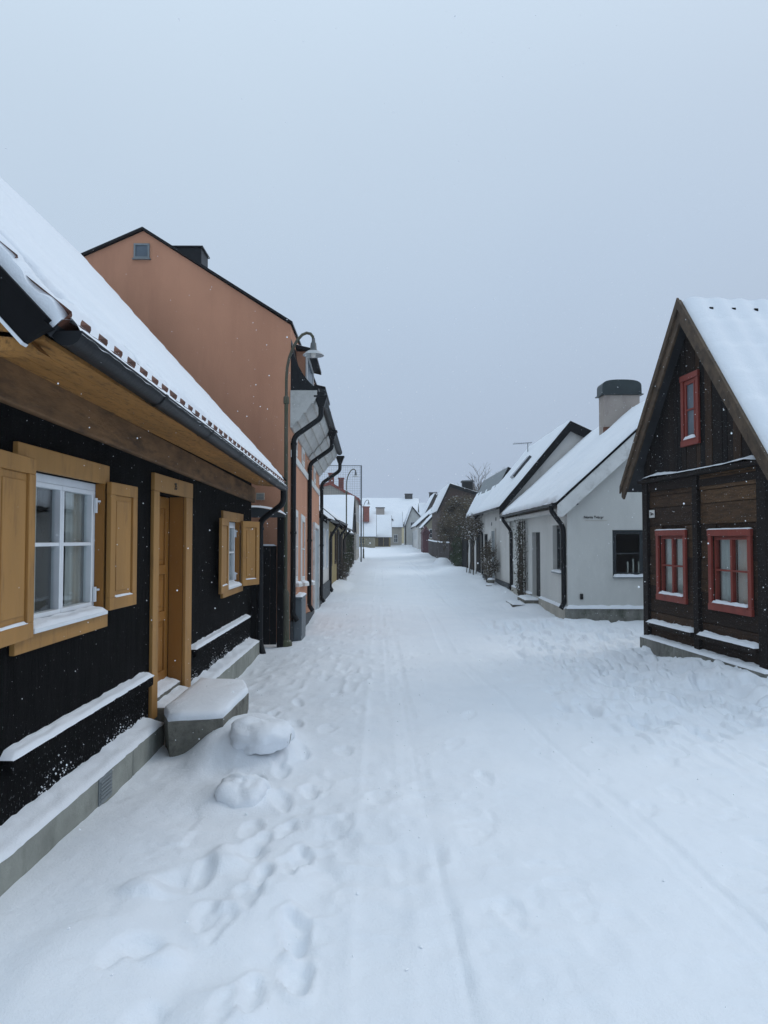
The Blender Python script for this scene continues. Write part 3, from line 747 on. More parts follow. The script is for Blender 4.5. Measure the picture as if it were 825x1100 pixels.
F = [(j*kk+i, j*kk+(i+1) % kk, (j+1)*kk+(i+1) % kk, (j+1)*kk+i) for j in range(len(rings)-1) for i in range(kk)]; F.append(tuple(range((len(rings)-1)*kk, len(rings)*kk)))
m.add(P, F); m.build('snow', 'snow', st, smooth='all')
# two boulders under snow
def boulder(x, y, r, rz, label, cap, sd):
    t = thing('boulder', label, 'boulder', (x, y, gz(x, y)), 'boulders beside the door step')
    zg = gz(x, y)-.045
    def dirn(a, b): return Vector((math.cos(a)*math.cos(b), math.sin(a)*math.cos(b), math.sin(b)))
    def rad(d): return 1+.30*nz(d.x*1.4+sd, d.y*1.4, d.z*.8+sd)+.13*nz(d.x*3.6+sd, d.y*3.6, d.z*3.6)
    def ell(rx, ry, rz_, dx, dy, dz, b0, nv):
        def g(u, v):
            d_ = dirn(2*math.pi*u, b0+(math.pi/2-b0)*v); q = rad(d_)
            return (x+dx+rx*q*d_.x, y+dy+ry*q*d_.y, zg+dz+rz_*q*d_.z)
        return MB().grid(g, lin(0, 1, 36), lin(0, 1, nv))
    ell(r, r*1.1, rz, 0, 0, 0, -1.2, 16).build('rock', 'stone', t, smooth='all')
    ell(r+.02, r*1.1+.02, rz+.03, -cap, -cap*.6, .004, -.45, 16).build('snow_cap', 'snow', t, smooth='all')
boulder(-.88, 4.93, .17, .11, 'low round stone capped with snow, lying alone on the street side', .006, 3.)
boulder(-.88, 5.74, .21, .12, 'larger snow mounded stone against the end of the door step', .022, 8.)

# black plank gate between the two houses
g = thing('yard_gate', 'black plank gate with arched snowy canopy between black and terracotta houses', 'gate', (-1.75, 11.7, 0))
G = Fr((-2.35, 11.72), (1, 0), (0, -1))
m = MB()
for i in range(7): m.box(G, .02+i*.105, .12+i*.105, 0, .03+.004*(i % 2), .0, 1.55)
lf = m.build('gate_leaf', 'soot', g)
snow_lump(G, .02, .75, .0, .034, 1.55, .025, 0, sd=9.).build('snow', 'snow', lf, smooth='all')
for a in (-.1, .765): MB().box(G, a, a+.1, -.02, .08, -.2, 2.0).build('gate_post', 'soot', g)
pf = [(-.12, 2.0), (.89, 2.0), (.89, 2.03)]+[(.89-1.01*t, 2.03+.12*math.sin(math.pi*t)**.8) for t in lin(0, 1, 12)]
m = MB().plate(G, pf, -.15, .12); cn = m.build('canopy', 'darkplinth', g)
m = MB(); m.grid(lambda u, v: G(-.13+1.03*u, -.16+.29*v, 2.035+.12*max(0, math.sin(math.pi*min(1, max(0, u))))**.8+.035*math.sin(math.pi*min(1, max(.02, v)))*min(1, u*12+.1, (1-u)*12+.1)), lin(0, 1, 24), lin(0, 1, 6)).build('snow', 'snow', cn, smooth='all')

# ================================================================== terracotta house
T = Fr((-1.45, 0), (0, 1), (1, 0), -.050, 12.2)
TF = Fr((-1.45, 0), (0, 1), (1, 0))
th_ = thing('terracotta_house', 'tall terracotta rendered house with pale coved cornice and black chimney', 'house', (-1.45, 15, 0))
body = [(-.002, -.4), (-.002, 5.22), (-2.47, 6.80), (-6.6, 4.95), (-6.6, -.4)]
MB().prism(TF, body, 12.2, 18.25).build('wall', 'terracotta', th_)
m = MB()
m.prism(TF, [(.03, 5.225), (-2.47, 6.81), (-2.47, 6.85), (.03, 5.265)], 12.14, 18.25)
m.prism(TF, [(-2.473, 6.81), (-6.8, 4.87), (-6.8, 4.91), (-2.473, 6.85)], 12.14, 18.25)
rt = m.build('roof', 'black_metal', th_)
roof_sheet(TF, 12.3, 18.25, (.0, 5.27), (-2.47, 6.85), .04, .2, edge=.6).build('snow', 'snow', rt, smooth='all')
roof_sheet(TF, 12.3, 18.25, (-6.8, 4.91), (-2.47, 6.85), .04, .3, edge=.6).build('snow', 'snow', rt, smooth='all')
# bell-cast skirt roof above the cornice
sk = [(.0, 5.0)]+[(.46*t**1.6, 5.0-.84*(1-(1-t)**1.35)) for t in lin(.1, 1, 9)]+[(.46, 4.12), (.0, 4.12)]
m = MB(); m.prism(T, sk, 12.22, 18.2)
m.build('skirt_roof', 'black_metal', th_)
cv = [(.001, 3.50), (.03, 3.50), (.10, 3.60), (.13, 3.60), (.22, 3.745), (.25, 3.745), (.35, 3.90), (.38, 3.90), (.44, 4.02), (.44, 4.115), (.001, 4.115)]
for a, b in ((12.16, 15.15), (15.3, 18.2)):
    MB().prism(T, cv, a, b).build('cornice', 'cornice', th_)
MB().box(T, 12.24, 18.2, .001, .02, 3.02, 3.14).build('string_band', 'whiter', th_)
MB().box(T, 12.25, 16.35, .001, .045, -.4, .30).build('plinth', 'darkplinth', th_); MB().box(T, 17.75, 18.25, .001, .045, -.4, .45).build('plinth', 'darkplinth', th_)
for a0, a1 in ((12.85, 13.35), (13.9, 14.65), (15.55, 16.1)):
    window(th_, T, a0, a1, .92, 2.22, .012, 'whiter', 1, (.5,), .10, .03, glass='bluegrey', sill=(a0-.03, a1+.03, .86, .92, .09, 'whiter'), snow_t=.03, sd=a0)
for a0, a1 in ((12.75, 13.2), (14.0, 14.5), (16.6, 17.1)):
    window(th_, T, a0, a1, 3.17, 3.50, .012, 'whiter', 1, (), .06, .03, glass='bluegrey', sd=a0)
f = MB().box(T, 16.55, 17.6, .001, .02, .2, 2.12); f.build('door', 'doorblue', th_)
m = bars(MB(), T, 16.45, 17.7, .1, 2.25, .001, .05, .10); m.build('door_frame', 'whiter', th_)
# dormers
for a0, a1 in ((13.0, 14.3), (15.6, 16.9)):
    d = MB().box(T, a0, a1, -.6, .17, 4.45, 5.02).build('dormer', 'terracotta', th_)
    m = bars(MB(), T, a0-.02, a1+.02, 4.42, 5.02, .171, .20, .07); m.build('dormer_frame', 'whiter', d)
    MB().box(T, a0+.06, a1-.06, .172, .185, 4.5, 4.95).build('pane', 'bluegrey', d)
    m = MB().prism(T, [(-.7, 5.22), (.34, 4.98), (.34, 5.04), (-.7, 5.28)], a0-.09, a1+.09); dr_ = m.build('dormer_roof', 'black_metal', d)
    roof_sheet(T, a0-.06, a1+.06, (.30, 5.05), (-.7, 5.28), .04, .12).build('snow', 'snow', dr_, smooth='all')
# gable window, vent plate, chimney
m = bars(MB(), W0, -4.08, -3.80, 12.17, 12.199, 6.32, 6.58, .03) if False else MB()
GW = Fr((-1.45, 12.199), (-1, 0), (0, -1))
wv = bars(MB(), GW, 2.36, 2.62, 6.33, 6.58, 0, .03, .03).build('gable_window', 'frame_grey', th_)
MB().box(GW, 2.385, 2.595, .004, .012, 6.355, 6.555).build('pane', 'bluegrey', wv)
MB().box(GW, 2.34, 2.64, 0, .05, 6.31, 6.328).build('sill', 'frame_grey', wv)
vp_ = MB().box(GW, .42, .56, 0, .02, 2.30, 2.42).build('vent_plate', 'vent', th_)
m = MB()
for i in range(4): m.box(GW, .435, .545, .02, .026, 2.315+i*.024, 2.327+i*.024)
m.build('vent_grille', 'frame_grey', vp_)
CH = Fr((-3.385, 14.0), (-1, 0), (0, -1))
ch = MB().box(CH, 0, .72, -.55, 0, 6.2, 7.24).build('chimney', 'black_metal', th_, bevel=.01)
MB().box(CH, -.03, .75, -.58, .03, 7.242, 7.27).build('chimney_cap', 'black_metal', ch)
# gutters and pipes
gt = MB(); gt.gutter(T(12.2, .50, 4.10), T(18.2, .50, 4.10), .07, (1, 0)); gt.build('gutter', 'black_metal', th_, smooth=True)
for s_, zb_ in ((12.27, .35), (15.2, .38), (18.42, .45)):
    pipe(th_, [T(s_, .50, 3.86), T(s_, .50, 3.68), T(s_, .047, 3.36), T(s_, .047, zb_+.06), T(s_, .12, zb_-.04)], .044, hopper=.10)

# street lamps
def lamp(x, y, z0, label, detail=True, H=4.95):
    t = thing('street_lamp', label, 'street lamp', (x, y, z0), 'street lamps along the left side')
    seg = 12 if detail else 8
    p = MB().tube([(x, y, z0-.3), (x, y, z0+3.9)], .031, seg)
    base = p.build('post', 'mossy', t, smooth=True)
    b = MB().lathe((x, y, z0), [(.072, -.3), (.068, .1), (.062, .78), (.055, .82), (.033, .86)], seg); b.lathe((x, y, z0), [(.11, -.3), (.11, .02), (.09, .06), (.07, .07)], seg)
    b.build('base', 'mossy', t, smooth=True)
    MB().lathe((x, y, z0+3.86), [(.036, -.05), (.046, -.04), (.046, .06), (.03, .08)], seg).build('collar', 'mossy', t, smooth=True)
    pts = [(x+a_, y, z0+b_) for a_, b_ in ((0, 3.9), (0, 4.22), (.012, 4.40), (.045, 4.56), (.10, 4.71), (.17, 4.84), (.25, 4.93), (.32, 4.96), (.385, 4.945), (.42, 4.90), (.43, 4.83))]
    R = .215
    MB().tube(pts, .024, 8).build('arm', 'mossy', t, smooth=True)
    hx = x+2*R; hz = z0+H
    l = MB().lathe((hx, y, z0+4.64), [(.001, .24), (.024, .235), (.03, .17), (.045, .15), (.055, .05), (.075, .03)], seg+4).build('lamp_housing', 'lampgrey', t, smooth=True)
    MB().lathe((hx, y, z0+4.64), [(.05, .035), (.10, .02), (.165, -.035), (.17, -.045), (.16, -.04), (.09, .008), (.001, .02)], seg+8).build('lamp_shade', 'shade', t, smooth=True)
    MB().lathe((hx, y, z0+4.60), [(.001, -.04), (.03, -.03), (.04, .01), (.04, .06)], seg).build('bulb_glass', 'wax', t, smooth=True)
    return t
lamp(-1.465, 11.75, 0, 'tall mossy hooked street lamp at the terracotta corner, beside the grey cabinet')
lamp(-1.48, 34.7, 0, 'hooked street lamp among the low dark cottages, before the red roof', False)
lamp(-1.22, 62.5, gbase(62.5), 'smallest hooked street lamp, farthest down the street by the beige wall', False)

# utility cabinet
cb = thing('utility_cabinet', 'small grey metal utility cabinet with snowy lid beside the lamp post', 'cabinet', (-1.33, 12.6, 0))
MB().box(W0, -1.402, -1.268, 12.30, 13.02, -.2, .66).build('body', 'cabinet', cb, bevel=.008)
lid = MB().box(W0, -1.403, -1.255, 12.28, 13.04, .662, .695).build('lid', 'cabinet', cb, bevel=.006)
snow_lump(Fr((-1.403, 0), (0, 1), (1, 0)), 12.28, 13.04, 0, .148, .696, .03, 0, sd=12.).build('snow', 'snow', lid, smooth='all')
for a in (12.34, 12.67): MB().box(W0, -1.267, -1.260, a, a+.31, .05, .62).build('door', 'cabinet', cb, bevel=.003)

# ------------------------------------------------------------------ generic gabled house for the row and the distance
def cottage(name, label, cat, fr, s0, s1, Wd, ze, zr, wall='plaster2', roofm='slate', nr_=None, eo=.22, go=.12, z0=-.4, zback=None, holes_s=(), holes_g=(), plinth=None, zg=0.,
            snow=.09, res=.2, group=None, verge='soot', vw=.16, wave=.006, near_gable_first=True, sheet_kw=None, gutter=True, back_snow=True, thick=.25):
    nr_ = -Wd/2 if nr_ is None else nr_; zb = ze if zback is None else zback
    o = thing(name, label, cat, fr((s0+s1)/2, -Wd/2, zg), group)
    m = wall_cells(MB(), fr, s0, s1, z0, ze, -thick, 0, holes_s)
    m.box(fr, s0, s1, -Wd, -Wd+thick, z0, min(ze, zb))
    for a, b, hs in ((s0, s0+thick, holes_g), (s1-thick, s1, ())):
        GF = Fr((fr.o[0]+fr.s[0]*b, fr.o[1]+fr.s[1]*b), fr.n, (-fr.s[0], -fr.s[1]), 0)
        if a == s0: wall_cells(m, GF, -Wd+thick, -thick, z0, min(ze, zb), 0, b-a, hs)
        else: m.box(fr, a, b, -Wd+thick, -thick, z0, min(ze, zb))
        m.prism(fr, [(0, min(ze, zb)), (0, ze), (nr_, zr), (-Wd, zb), (-Wd, min(ze, zb)-.0)] if zb != ze else [(0, ze), (nr_, zr), (-Wd, ze)], a, b)
    wl = m.build('wall', wall, o)
    mS = (zr-ze)/(-nr_); mB = (zr-zb)/(Wd+nr_)
    e = (eo, ze-mS*eo+.085*math.hypot(1, mS)); r = (nr_, zr+.085*math.hypot(1, mS)); eb = (-Wd-eo, zb-mB*eo+.085*math.hypot(1, mB)); rb = (nr_, r[1])
    m = MB(); roof_slab(m, fr, s0-go, s1+go, e, r); roof_slab(m, fr, s0-go, s1+go, eb, rb)
    rf = m.build('roof', roofm, o)
    if snow:
        kw = dict(wave=wave, rough=.02, sd=s0); kw.update(sheet_kw or {})
        roof_sheet(fr, s0-go+.01, s1+go-.01, e, r, snow, res, **kw).build('snow', 'snow', rf, smooth='all')
        if back_snow: roof_sheet(fr, s0-go+.01, s1+go-.01, eb, rb, snow, max(res, .3), **kw).build('snow', 'snow', rf, smooth='all')
    if verge:
        th = .03
        for a in (s0-go-th-.001, s1+go+.001):
            for (p, q) in ((e, r), (eb, r)):
                m = MB(); m.prism(fr, [p, q, (q[0], q[1]-vw*1.25), (p[0], p[1]-vw*1.0)], a, a+th)
                m.build('verge_board', verge, o)
    if gutter:
        ge = (e[0]+.05, e[1]-.03)
        MB().gutter(fr(s0-go, ge[0], ge[1]), fr(s1+go, ge[0], ge[1]), .055, fr.n).build('gutter', 'black_metal', o, smooth=True)
    if plinth:
        pm, pz, pn = plinth
        MB().box(fr, s0+.0, s1, .001, pn, z0, pz).build('plinth', pm, o)
    return dict(o=o, e=e, r=r, roof=rf, wall=wl, fr=fr)

def flat_window(par, fr, a0, a1, z0, z1, mat='white', glass='dark', fw=.06, rows=1, cols=2, n=.001, proud=.03):
    m = bars(MB(), fr, a0, a1, z0, z1, n, n+proud, fw)
    for i in range(1, cols): c = a0+(a1-a0)*i/cols; m.box(fr, c-.025, c+.025, n, n+proud-.006, z0+fw, z1-fw)
    for i in range(1, rows+1):
        zz = z0+(z1-z0)*i/(rows+1)
        for j in range(cols):
            b0 = a0+fw if j == 0 else a0+(a1-a0)*j/cols+.026; b1 = a1-fw if j == cols-1 else a0+(a1-a0)*(j+1)/cols-.026
            m.box(fr, b0, b1, n, n+proud-.01, zz-.015, zz+.015)
    f = m.build('window', mat, par)
    MB().box(fr, a0+fw*.5, a1-fw*.5, n, n+.008, z0+fw*.5, z1-fw*.5).build('pane', glass, f)
    return f
def flat_door(par, fr, a0, a1, z0, z1, mat, frame=None, n=.001):
    d = MB().box(fr, a0, a1, n, n+.03, z0, z1)
    for i in range(4):
        b0 = a0+(a1-a0)*(i+.12)/4; d.box(fr, b0, b0+(a1-a0)*.19, n+.03, n+.042, z0+.1, z1-.1)
    d = d.build('door', mat, par)
    if frame: bars(MB(), fr, a0-.07, a1+.07, z0-.07, z1+.07, n, n+.05, .068).build('door_frame', frame, d)
    return d
def eave_pipe(c, s, zb=.15, r=.04, drop=.32):
    fr = c['fr']; e = c['e']; g = (e[0]+.05, e[1]-.07)
    return pipe(c['o'], [fr(s, g[0], g[1]), fr(s, g[0], g[1]-.10), fr(s, .055, g[1]-drop-.1), fr(s, .055, zb+.05), fr(s, .12, zb-.05)], r, clips=False)

# low cottages continuing the left side
RowA = Fr((-1.47, 0), (0, 1), (1, 0))
c = cottage('low_cottage', 'low white cottage directly beyond the terracotta house', 'house', RowA, 18.6, 22.2, 4.6, 2.25, 4.1, 'plaster2', 'slate', eo=.2, plinth=('darkplinth', .45, .05), snow=.05, group='low cottages along the left side', res=.1, sheet_kw=dict(bare=lambda a, w: .09 if nz(a*1.1, w*.8, 2.) > -.02 else 0))
for a in (19.4, 20.9): flat_window(c['o'], RowA, a, a+.5, .85, 1.95, 'white', 'bluegrey')
eave_pipe(c, 22.0)
RowB = Fr((-1.5, 0), (0, 1), (1, 0))
c = cottage('low_cottage', 'low mustard yellow cottage next after the white one on the left', 'house', RowB, 22.3, 28.2, 4.8, 2.35, 4.3, 'yellow', 'slate', eo=.25, snow=.06, group='low cottages along the left side', res=.12, sheet_kw=dict(bare=lambda a, w: .1 if nz(a*.9, w*.8, 5.) > .05 else 0))
for a in (23.2, 25.6): flat_window(c['o'], RowB, a, a+.7, .8, 1.9, 'brown', 'dark')
flat_door(c['o'], RowB, 27.0, 27.8, .2, 1.95, 'darkdoor', 'brown'); eave_pipe(c, 22.6); eave_pipe(c, 28.0)
RowC = Fr((-1.6, 0), (0, 1), (1, 0))
c = cottage('low_cottage', 'low ochre cottage with dark timber doors behind the second lamp', 'house', RowC, 28.4, 36.5, 4.8, 2.25, 4.2, 'cream', 'tile', eo=.25, snow=.07, group='low cottages along the left side', res=.2)
for a in (29.2, 31.8, 34.6): flat_door(c['o'], RowC, a, a+1.0, .15, 1.9, 'brown', 'brown')
flat_window(c['o'], RowC, 30.6, 31.3, .9, 1.8, 'brown', 'dark'); eave_pipe(c, 28.7); eave_pipe(c, 33.4)
RowD = Fr((-1.75, 0), (0, 1), (1, 0))
c = cottage('low_cottage', 'low brown boarded cottage overgrown by creeper on the left', 'house', RowD, 36.7, 45.5, 4.8, 2.1, 4.0, 'brown', 'slate', eo=.25, snow=.07, group='low cottages along the left side', res=.25)
for a in (38, 41, 43.5): flat_window(c['o'], RowD, a, a+.8, .85, 1.7, 'cream', 'dark')
# snowy roof sloping toward us before the red-roofed house
X1 = Fr((-9, 46.2), (1, 0), (0, -1))
c = cottage('cross_cottage', 'low cottage whose snow covered roof faces down the street below red gable', 'house', X1, 0, 7.3, 7.0, 2.3, 4.45, 'brown', 'slate', eo=.3, snow=.12, res=.25, verge='soot', wave=.0)
# red-roofed house
X2 = Fr((-3.5, 55), (0, 1), (1, 0))
X2 = Fr((-1.62, 55), (0, 1), (1, 0))
c = cottage('red_roof_house', 'white gabled house with red tiled roof and two brick chimneys', 'house', X2, 0, 9, 5.2, 4.75, 5.85, 'beige', 'redtile', nr_=-1.95, zback=4.9, eo=.25, snow=0, verge='redtile', vw=.2, gutter=False)
for a, h, n_ in ((1.2, .75, -1.95), (3.2, .55, -1.3)):
    k_ = MB().box(X2, a, a+.6, n_-.2, n_+.2, 5.2, 5.9+h).build('chimney', 'redbrick', c['o'])
    MB().box(X2, a-.05, a+.65, n_-.25, n_+.25, 5.9+h+.001, 5.97+h).build('chimney_cap', 'redbrick', k_)
for a in (1.0, 4.0, 6.5): flat_window(c['o'], X2, a, a+.8, 3.0, 4.2, 'white', 'dark'); flat_window(c['o'], X2, a, a+.8, .9, 2.1, 'white', 'dark')
# tall net on posts
nt = thing('ball_net', 'tall wire net on thin posts rising above the red roof', 'fence', (-2.8, 54.2, 0))
m = MB()
for z in np.arange(4.2, 7.05, .17): m.tube([(-4.6, 54.2, z), (-1.25, 54.2, z)], .007, 4)
for x in np.arange(-4.6, -1.25, .17): m.tube([(x, 54.2, 4.2), (x, 54.2, 7.05)], .007, 4)
m.build('net', 'net', nt)
for x in (-4.62, -1.23): MB().tube([(x, 54.2, -.2), (x, 54.2, 7.1)], .055, 8).build('post', 'net', nt)
MB().tube([(-4.62, 54.2, 7.07), (-1.23, 54.2, 7.07)], .03, 6).build('top_rail', 'net', nt)

# ================================================================== RIGHT: dark timber house
q = .083
RD = Fr((3.97, 10.92), (q, -1), (-1, -q))
rd = thing('timber_house', 'dark brown timber house with red windows and steep gable to street', 'house', (4.1, 9.4, 0))
LN = 2.97; zs = 2.47; ctr = 1.49; DEP = 5.5
m = MB()
m.box(RD, .02, LN-.02, -.2, -.03, .15, zs)                            # core behind the logs
m.box(RD, .02, .2, -DEP, -.2, .15, zs).box(RD, LN-.2, LN-.02, -DEP, -.2, .15, zs).box(RD, .02, LN-.02, -DEP-.2, -DEP, .15, zs)
m.tone = .1
zz = .24; hs = []
while zz < zs-.02: hs.append(zz); zz += random.choice((.17, .20, .23, .26))
hs.append(zs)
wins = [(.39, 1.25, .80, 1.78), (1.80, 2.72, .79, 1.77)]
core = MB()
wall_cells(core, RD, .02, LN-.02, .15, zs, -.2, -.03, [(a+.09, b-.09, c_+.09, d-.09) for a, b, c_, d in wins])
core.box(RD, .02, .2, -DEP, -.2, .15, zs).box(RD, LN-.2, LN-.02, -DEP, -.2, .15, zs).box(RD, .02, LN-.02, -DEP-.2, -DEP, .15, zs)
core.tone = None
for sec in ((.13, 1.44), (1.56, 2.84)):
    for z0_, z1_ in zip(hs[:-1], hs[1:]):
        segs = [sec]
        for (a, b, c_, d) in wins:
            a, b, c_, d = a+.10, b-.10, c_+.1, d-.1
            if z1_ > c_ and z0_ < d:
                segs = [y for s2 in segs for y in ([(s2[0], min(s2[1], a)), (max(s2[0], b), s2[1])] if s2[0] < b and s2[1] > a else [s2]) if y[1]-y[0] > .01]
        hi = z0_ > 1.75
        for a, b in segs:
            core.tone = random.choice((.45, .65, .8, .9, 1.0)) if hi else random.choice((.3, .4, .5, .62, .75))
            core.box(RD, a, b, -.03, -.004+random.uniform(-.008, .006), z0_+.006, z1_-.004)
core.tone = .12
for a, b in ((-.02, .13), (1.44, 1.56), (2.84, LN+.02)): core.box(RD, a, b, -.029, .045, .2, zs)
core.tone = .2; core.box(RD, .13, 1.44, -.028, .02, zs-.13, zs-.002).box(RD, 1.56, 2.84, -.028, .014, zs-.15, zs-.06)
core.build('wall', 'boards', rd)
m = MB(); m.tone = .2
prof_top = lambda s: 4.62-1.24*abs(s-ctr)
a = -.02
while a < LN+.02:
    w_ = random.choice((.10, .13, .16)); b = min(a+w_, LN+.02); m.tone = random.choice((.0, .15, .3, .55, .8)) if b > 1.3 else random.choice((0, .1, .3))
    z0_, z1_ = prof_top(a), prof_top(b); P = [(a+.004, zs+.05), (b-.004, zs+.05), (b-.004, max(zs+.08, z1_))]+([(ctr, 4.62)] if a < ctr < b else [])+[(a+.004, max(zs+.08, z0_))]
    m.prism_s(RD, P, -.12, .012+random.uniform(-.006, .006)); a = b
gw_ = m.build('gable_boards', 'vboards', rd)
m = MB(); m.tone = .1; m.box(RD, -.05, LN+.05, -.1, .10, zs+.002, zs+.048); sh = m.build('drip_board', 'boards', rd)
s_ = MB()
def shf(u, v):
    a = -.0+(LN-.05)*u; t = .03+.05*max(0, math.sin(u*7.3+.6))*(.6+.4*math.sin(u*3))+.015*nz(a*6, 1.)
    e_ = min(1, u*14+.05, (1-u)*14+.05)
    return RD(a, .012+.095*v, zs+.05+e_*(t*(1-.5*v)**1.2+.012*(v < .95)))
s_.grid(shf, lin(0, 1, 70), lin(0, 1, 6)).build('snow', 'snow', sh, smooth='all')
# ledges with snow
for a, b in ((.13, 1.43), (1.57, 2.84)):
    m = MB(); m.tone = .2; m.box(RD, a, b, .008, .085, .40, .455); lg = m.build('ledge', 'boards', rd)
    snow_lump(RD, a+.01, b-.01, .005, .09, .456, .035, .015, sd=a+20).build('snow', 'snow', lg, smooth='all')
m = MB(); m.box(RD, -.02, LN+.1, -.3, .11, -.3, .22).box(RD, -.02, .1, -DEP-.2, -.3, -.3, .22); pl = m.build('plinth', 'rubble', rd, bevel=.01)
snow_lump(RD, -.01, LN+.09, .0, .112, .221, .026, .02, sd=31).build('snow', 'snow', pl, smooth='all')
for i, (a, b, c_, d) in enumerate(wins):
    window(rd, RD, a+.08, b-.08, c_+.08, d-.08, .0, 'red', 2, (.5,), .022, .05, g=.02, curtain=.48, sill=(a+.08, b-.08, c_+.075, c_+.092, .058, 'red'), snow_t=.022, casing=((a, b, c_, d), .012, .05, 'red'), sd=40+i)
    snow_lump(RD, a, b, .012, .05, d+.001, .012, 0, .03, sd=50+i, ).build('snow', 'snow', rd.children[-1], smooth='all')
f = window(rd, RD, 1.255, 1.565, 2.95, 3.73, .03, 'red', 1, (.5,), .03, .025, glass='bluegrey', sill=(1.25, 1.57, 2.94, 2.955, .062, 'red'), snow_t=.03, casing=((1.18, 1.645, 2.87, 3.81), .019, .055, 'red'), sd=44)
# roof, ridge running away from the street
m = MB(); eN, eF, rg = (-.36, 2.42), (LN+.36, 2.42), (ctr, 4.70)
m.prism_s(RD, [eN, rg, (rg[0], rg[1]-.09), (eN[0]+.05, eN[1]-.05)], -DEP-.3, .17); m.prism_s(RD, [rg, eF, (eF[0]-.05, eF[1]-.05), (rg[0], rg[1]-.09)], -DEP-.3, .17)
rf = m.build('roof', 'slate', rd)
RV = Fr(RD(ctr, 0, 0)[:2], (-RD.n[0], -RD.n[1]), (RD.s[0], RD.s[1]))      # s into the house, n toward us
roof_sheet(RV, -.165, DEP+.3, (ctr+.38, 2.40), (0, 4.71), .075, .045, wave=.019, per=.30, row=.5, rough=.012, sd=3).build('snow', 'snow', rf, smooth='all')
RVb = Fr(RD(ctr, 0, 0)[:2], (-RD.n[0], -RD.n[1]), (-RD.s[0], -RD.s[1]))
for k_ in range(15):
    a_ = .10+.30*k_; MB().box(RV, a_, a_+.05, .16, .20, 4.56, 4.60).build('ridge_dot', 'soot', rf)  # small dark boxes standing in for dots of bare tile near the ridge
roof_sheet(RVb, -.165, DEP+.3, (ctr+.38, 2.40), (0, 4.71), .075, .2, sd=3).build('snow', 'snow', rf, smooth='all')
m = MB()
for (p, q_) in ((eN, rg), (eF, rg)):
    sg = 1 if p[0] > q_[0] else -1
    m.prism_s(RD, [(p[0]+sg*.02, p[1]+.02), (q_[0], q_[1]+.05), (q_[0], q_[1]-.26), (p[0]-sg*.03, p[1]-.16), (p[0]+sg*.03, p[1]-.12)], .172, .205)
    m.prism_s(RD, [(p[0]+sg*.03, p[1]+.04), (q_[0], q_[1]+.075), (q_[0], q_[1]-.07), (p[0]+sg*.04, p[1]-.07)], .206, .235)
m.build('bargeboard', 'barge', rd, bevel=.004)
sg_ = thing('street_sign', 'small white enamel street sign on the dark timber corner post', 'sign', RD(.16, .05, 2.02))
MB().box(RD, .155, .315, .008, .02, 1.965, 2.075).build('plate', 'sign', sg_, bevel=.003)
text('Tjära', sg_, RD(.235, .021, 2.02), (q, -1, 0), (0, 0, 1), .06, 'ink', 'lettering', .001)

# ================================================================== RIGHT: grey white cottage
C1 = Fr((3.81, 14.85), (.033, 1), (-1, .033))
win = (.60, 1.45, .95, 1.96); dor = (2.95, 4.05, .22, 1.83)
gwn = (-2.08, -.90, .90, 1.84)                         # along the gable: n coordinate
c1 = cottage('grey_white_cottage', 'grey white rendered cottage with arched black chimney hood and rubble plinth', 'house', C1, 0, 7.6, 5.0, 2.50, 4.78, 'plaster', 'slate', eo=.24, go=.2, holes_s=[win, dor], holes_g=[gwn],
             plinth=None, snow=.08, res=.07, verge=None, wave=.006, sheet_kw=dict(rag=.08, per=.3, row=.4, edge=.07))
o = c1['o']; e, r = c1['e'], c1['r']
for a in (-.235, 7.805):
    for sgn in (1, -1):
        m = MB()
        p = e if sgn > 0 else (-5.0-.24, e[1])
        m.prism(C1, [(p[0]-sgn*.0, p[1]-.055), (r[0], r[1]-.04), (r[0], r[1]-.42), (p[0]-sgn*.10, p[1]-.30), (p[0], p[1]-.28)], a, a+.034)
        m.build('verge_board', 'whiter', o)
m = MB()
for a in (-.25,):
    m.prism(C1, [(e[0]+.02, e[1]-.01), (r[0], r[1]+.01), (r[0], r[1]-.035), (e[0]+.02, e[1]-.05)], a, a+.05)
m.build('verge_strip', 'soot', o)
m = MB().box(C1, -.2, 7.8, .02, .20, e[1]-.20, e[1]-.12).build('eave_boxing', 'plaster', o)
GF = Fr(C1(0, 0, 0)[:2], (-C1.n[0], -C1.n[1]), (-C1.s[0], -C1.s[1]))       # a = distance into the house from the corner, n toward us
wn = window(o, GF, .902, 2.078, .902, 1.838, -.05, 'frame_dark', 2, (.5,), .05, .05, sill=(.90, 2.08, .875, .90, .05, 'frame_grey'), snow_t=.035, sd=60)
wn = window(o, C1, .602, 1.448, .952, 1.958, -.09, 'frame_dark', 2, (.5,), .045, .05, curtain=.45, sill=(.58, 1.47, .92, .95, .04, 'frame_grey'), snow_t=.03, sd=61)
d = MB()
for i in range(6): d.box(C1, 2.952+i*.183, 2.952+i*.183+.178, -.14, -.10-.006*(i % 2), .22, 1.828)
d = d.build('door', 'darkdoor', o)
MB().tube([C1(3.05, -.1, 1.0), C1(3.05, -.05, 1.0), C1(3.14, -.05, 1.0)], .012, 6).build('handle', 'iron', d)
for a, b in ((0, .95), (.956, 1.9), (1.906, 2.9), (4.1, 5.6), (5.606, 7.6)):
    q_ = MB().box(C1, a, b, .002, .06, -.4, .25).build('plinth', 'palestone', o, bevel=.01)
    if a in (0, 4.1): snow_lump(C1, a, 2.9 if a == 0 else 7.6, 0, .065, .251, .03, .02, sd=62+a).build('snow', 'snow', q_, smooth='all')
m = MB()
def rub(u, v):
    a = -.06+5.0*u; return GF(a, .06+.035*fbm(a*2.5, v*1.2, 3.), -.4+.67*v)
m.grid(rub, lin(0, 1, 80), lin(0, 1, 8)); m.box(GF, -.06, 4.94, .001, .05, -.4, .268)
pl = m.build('gable_plinth', 'rubble', o)
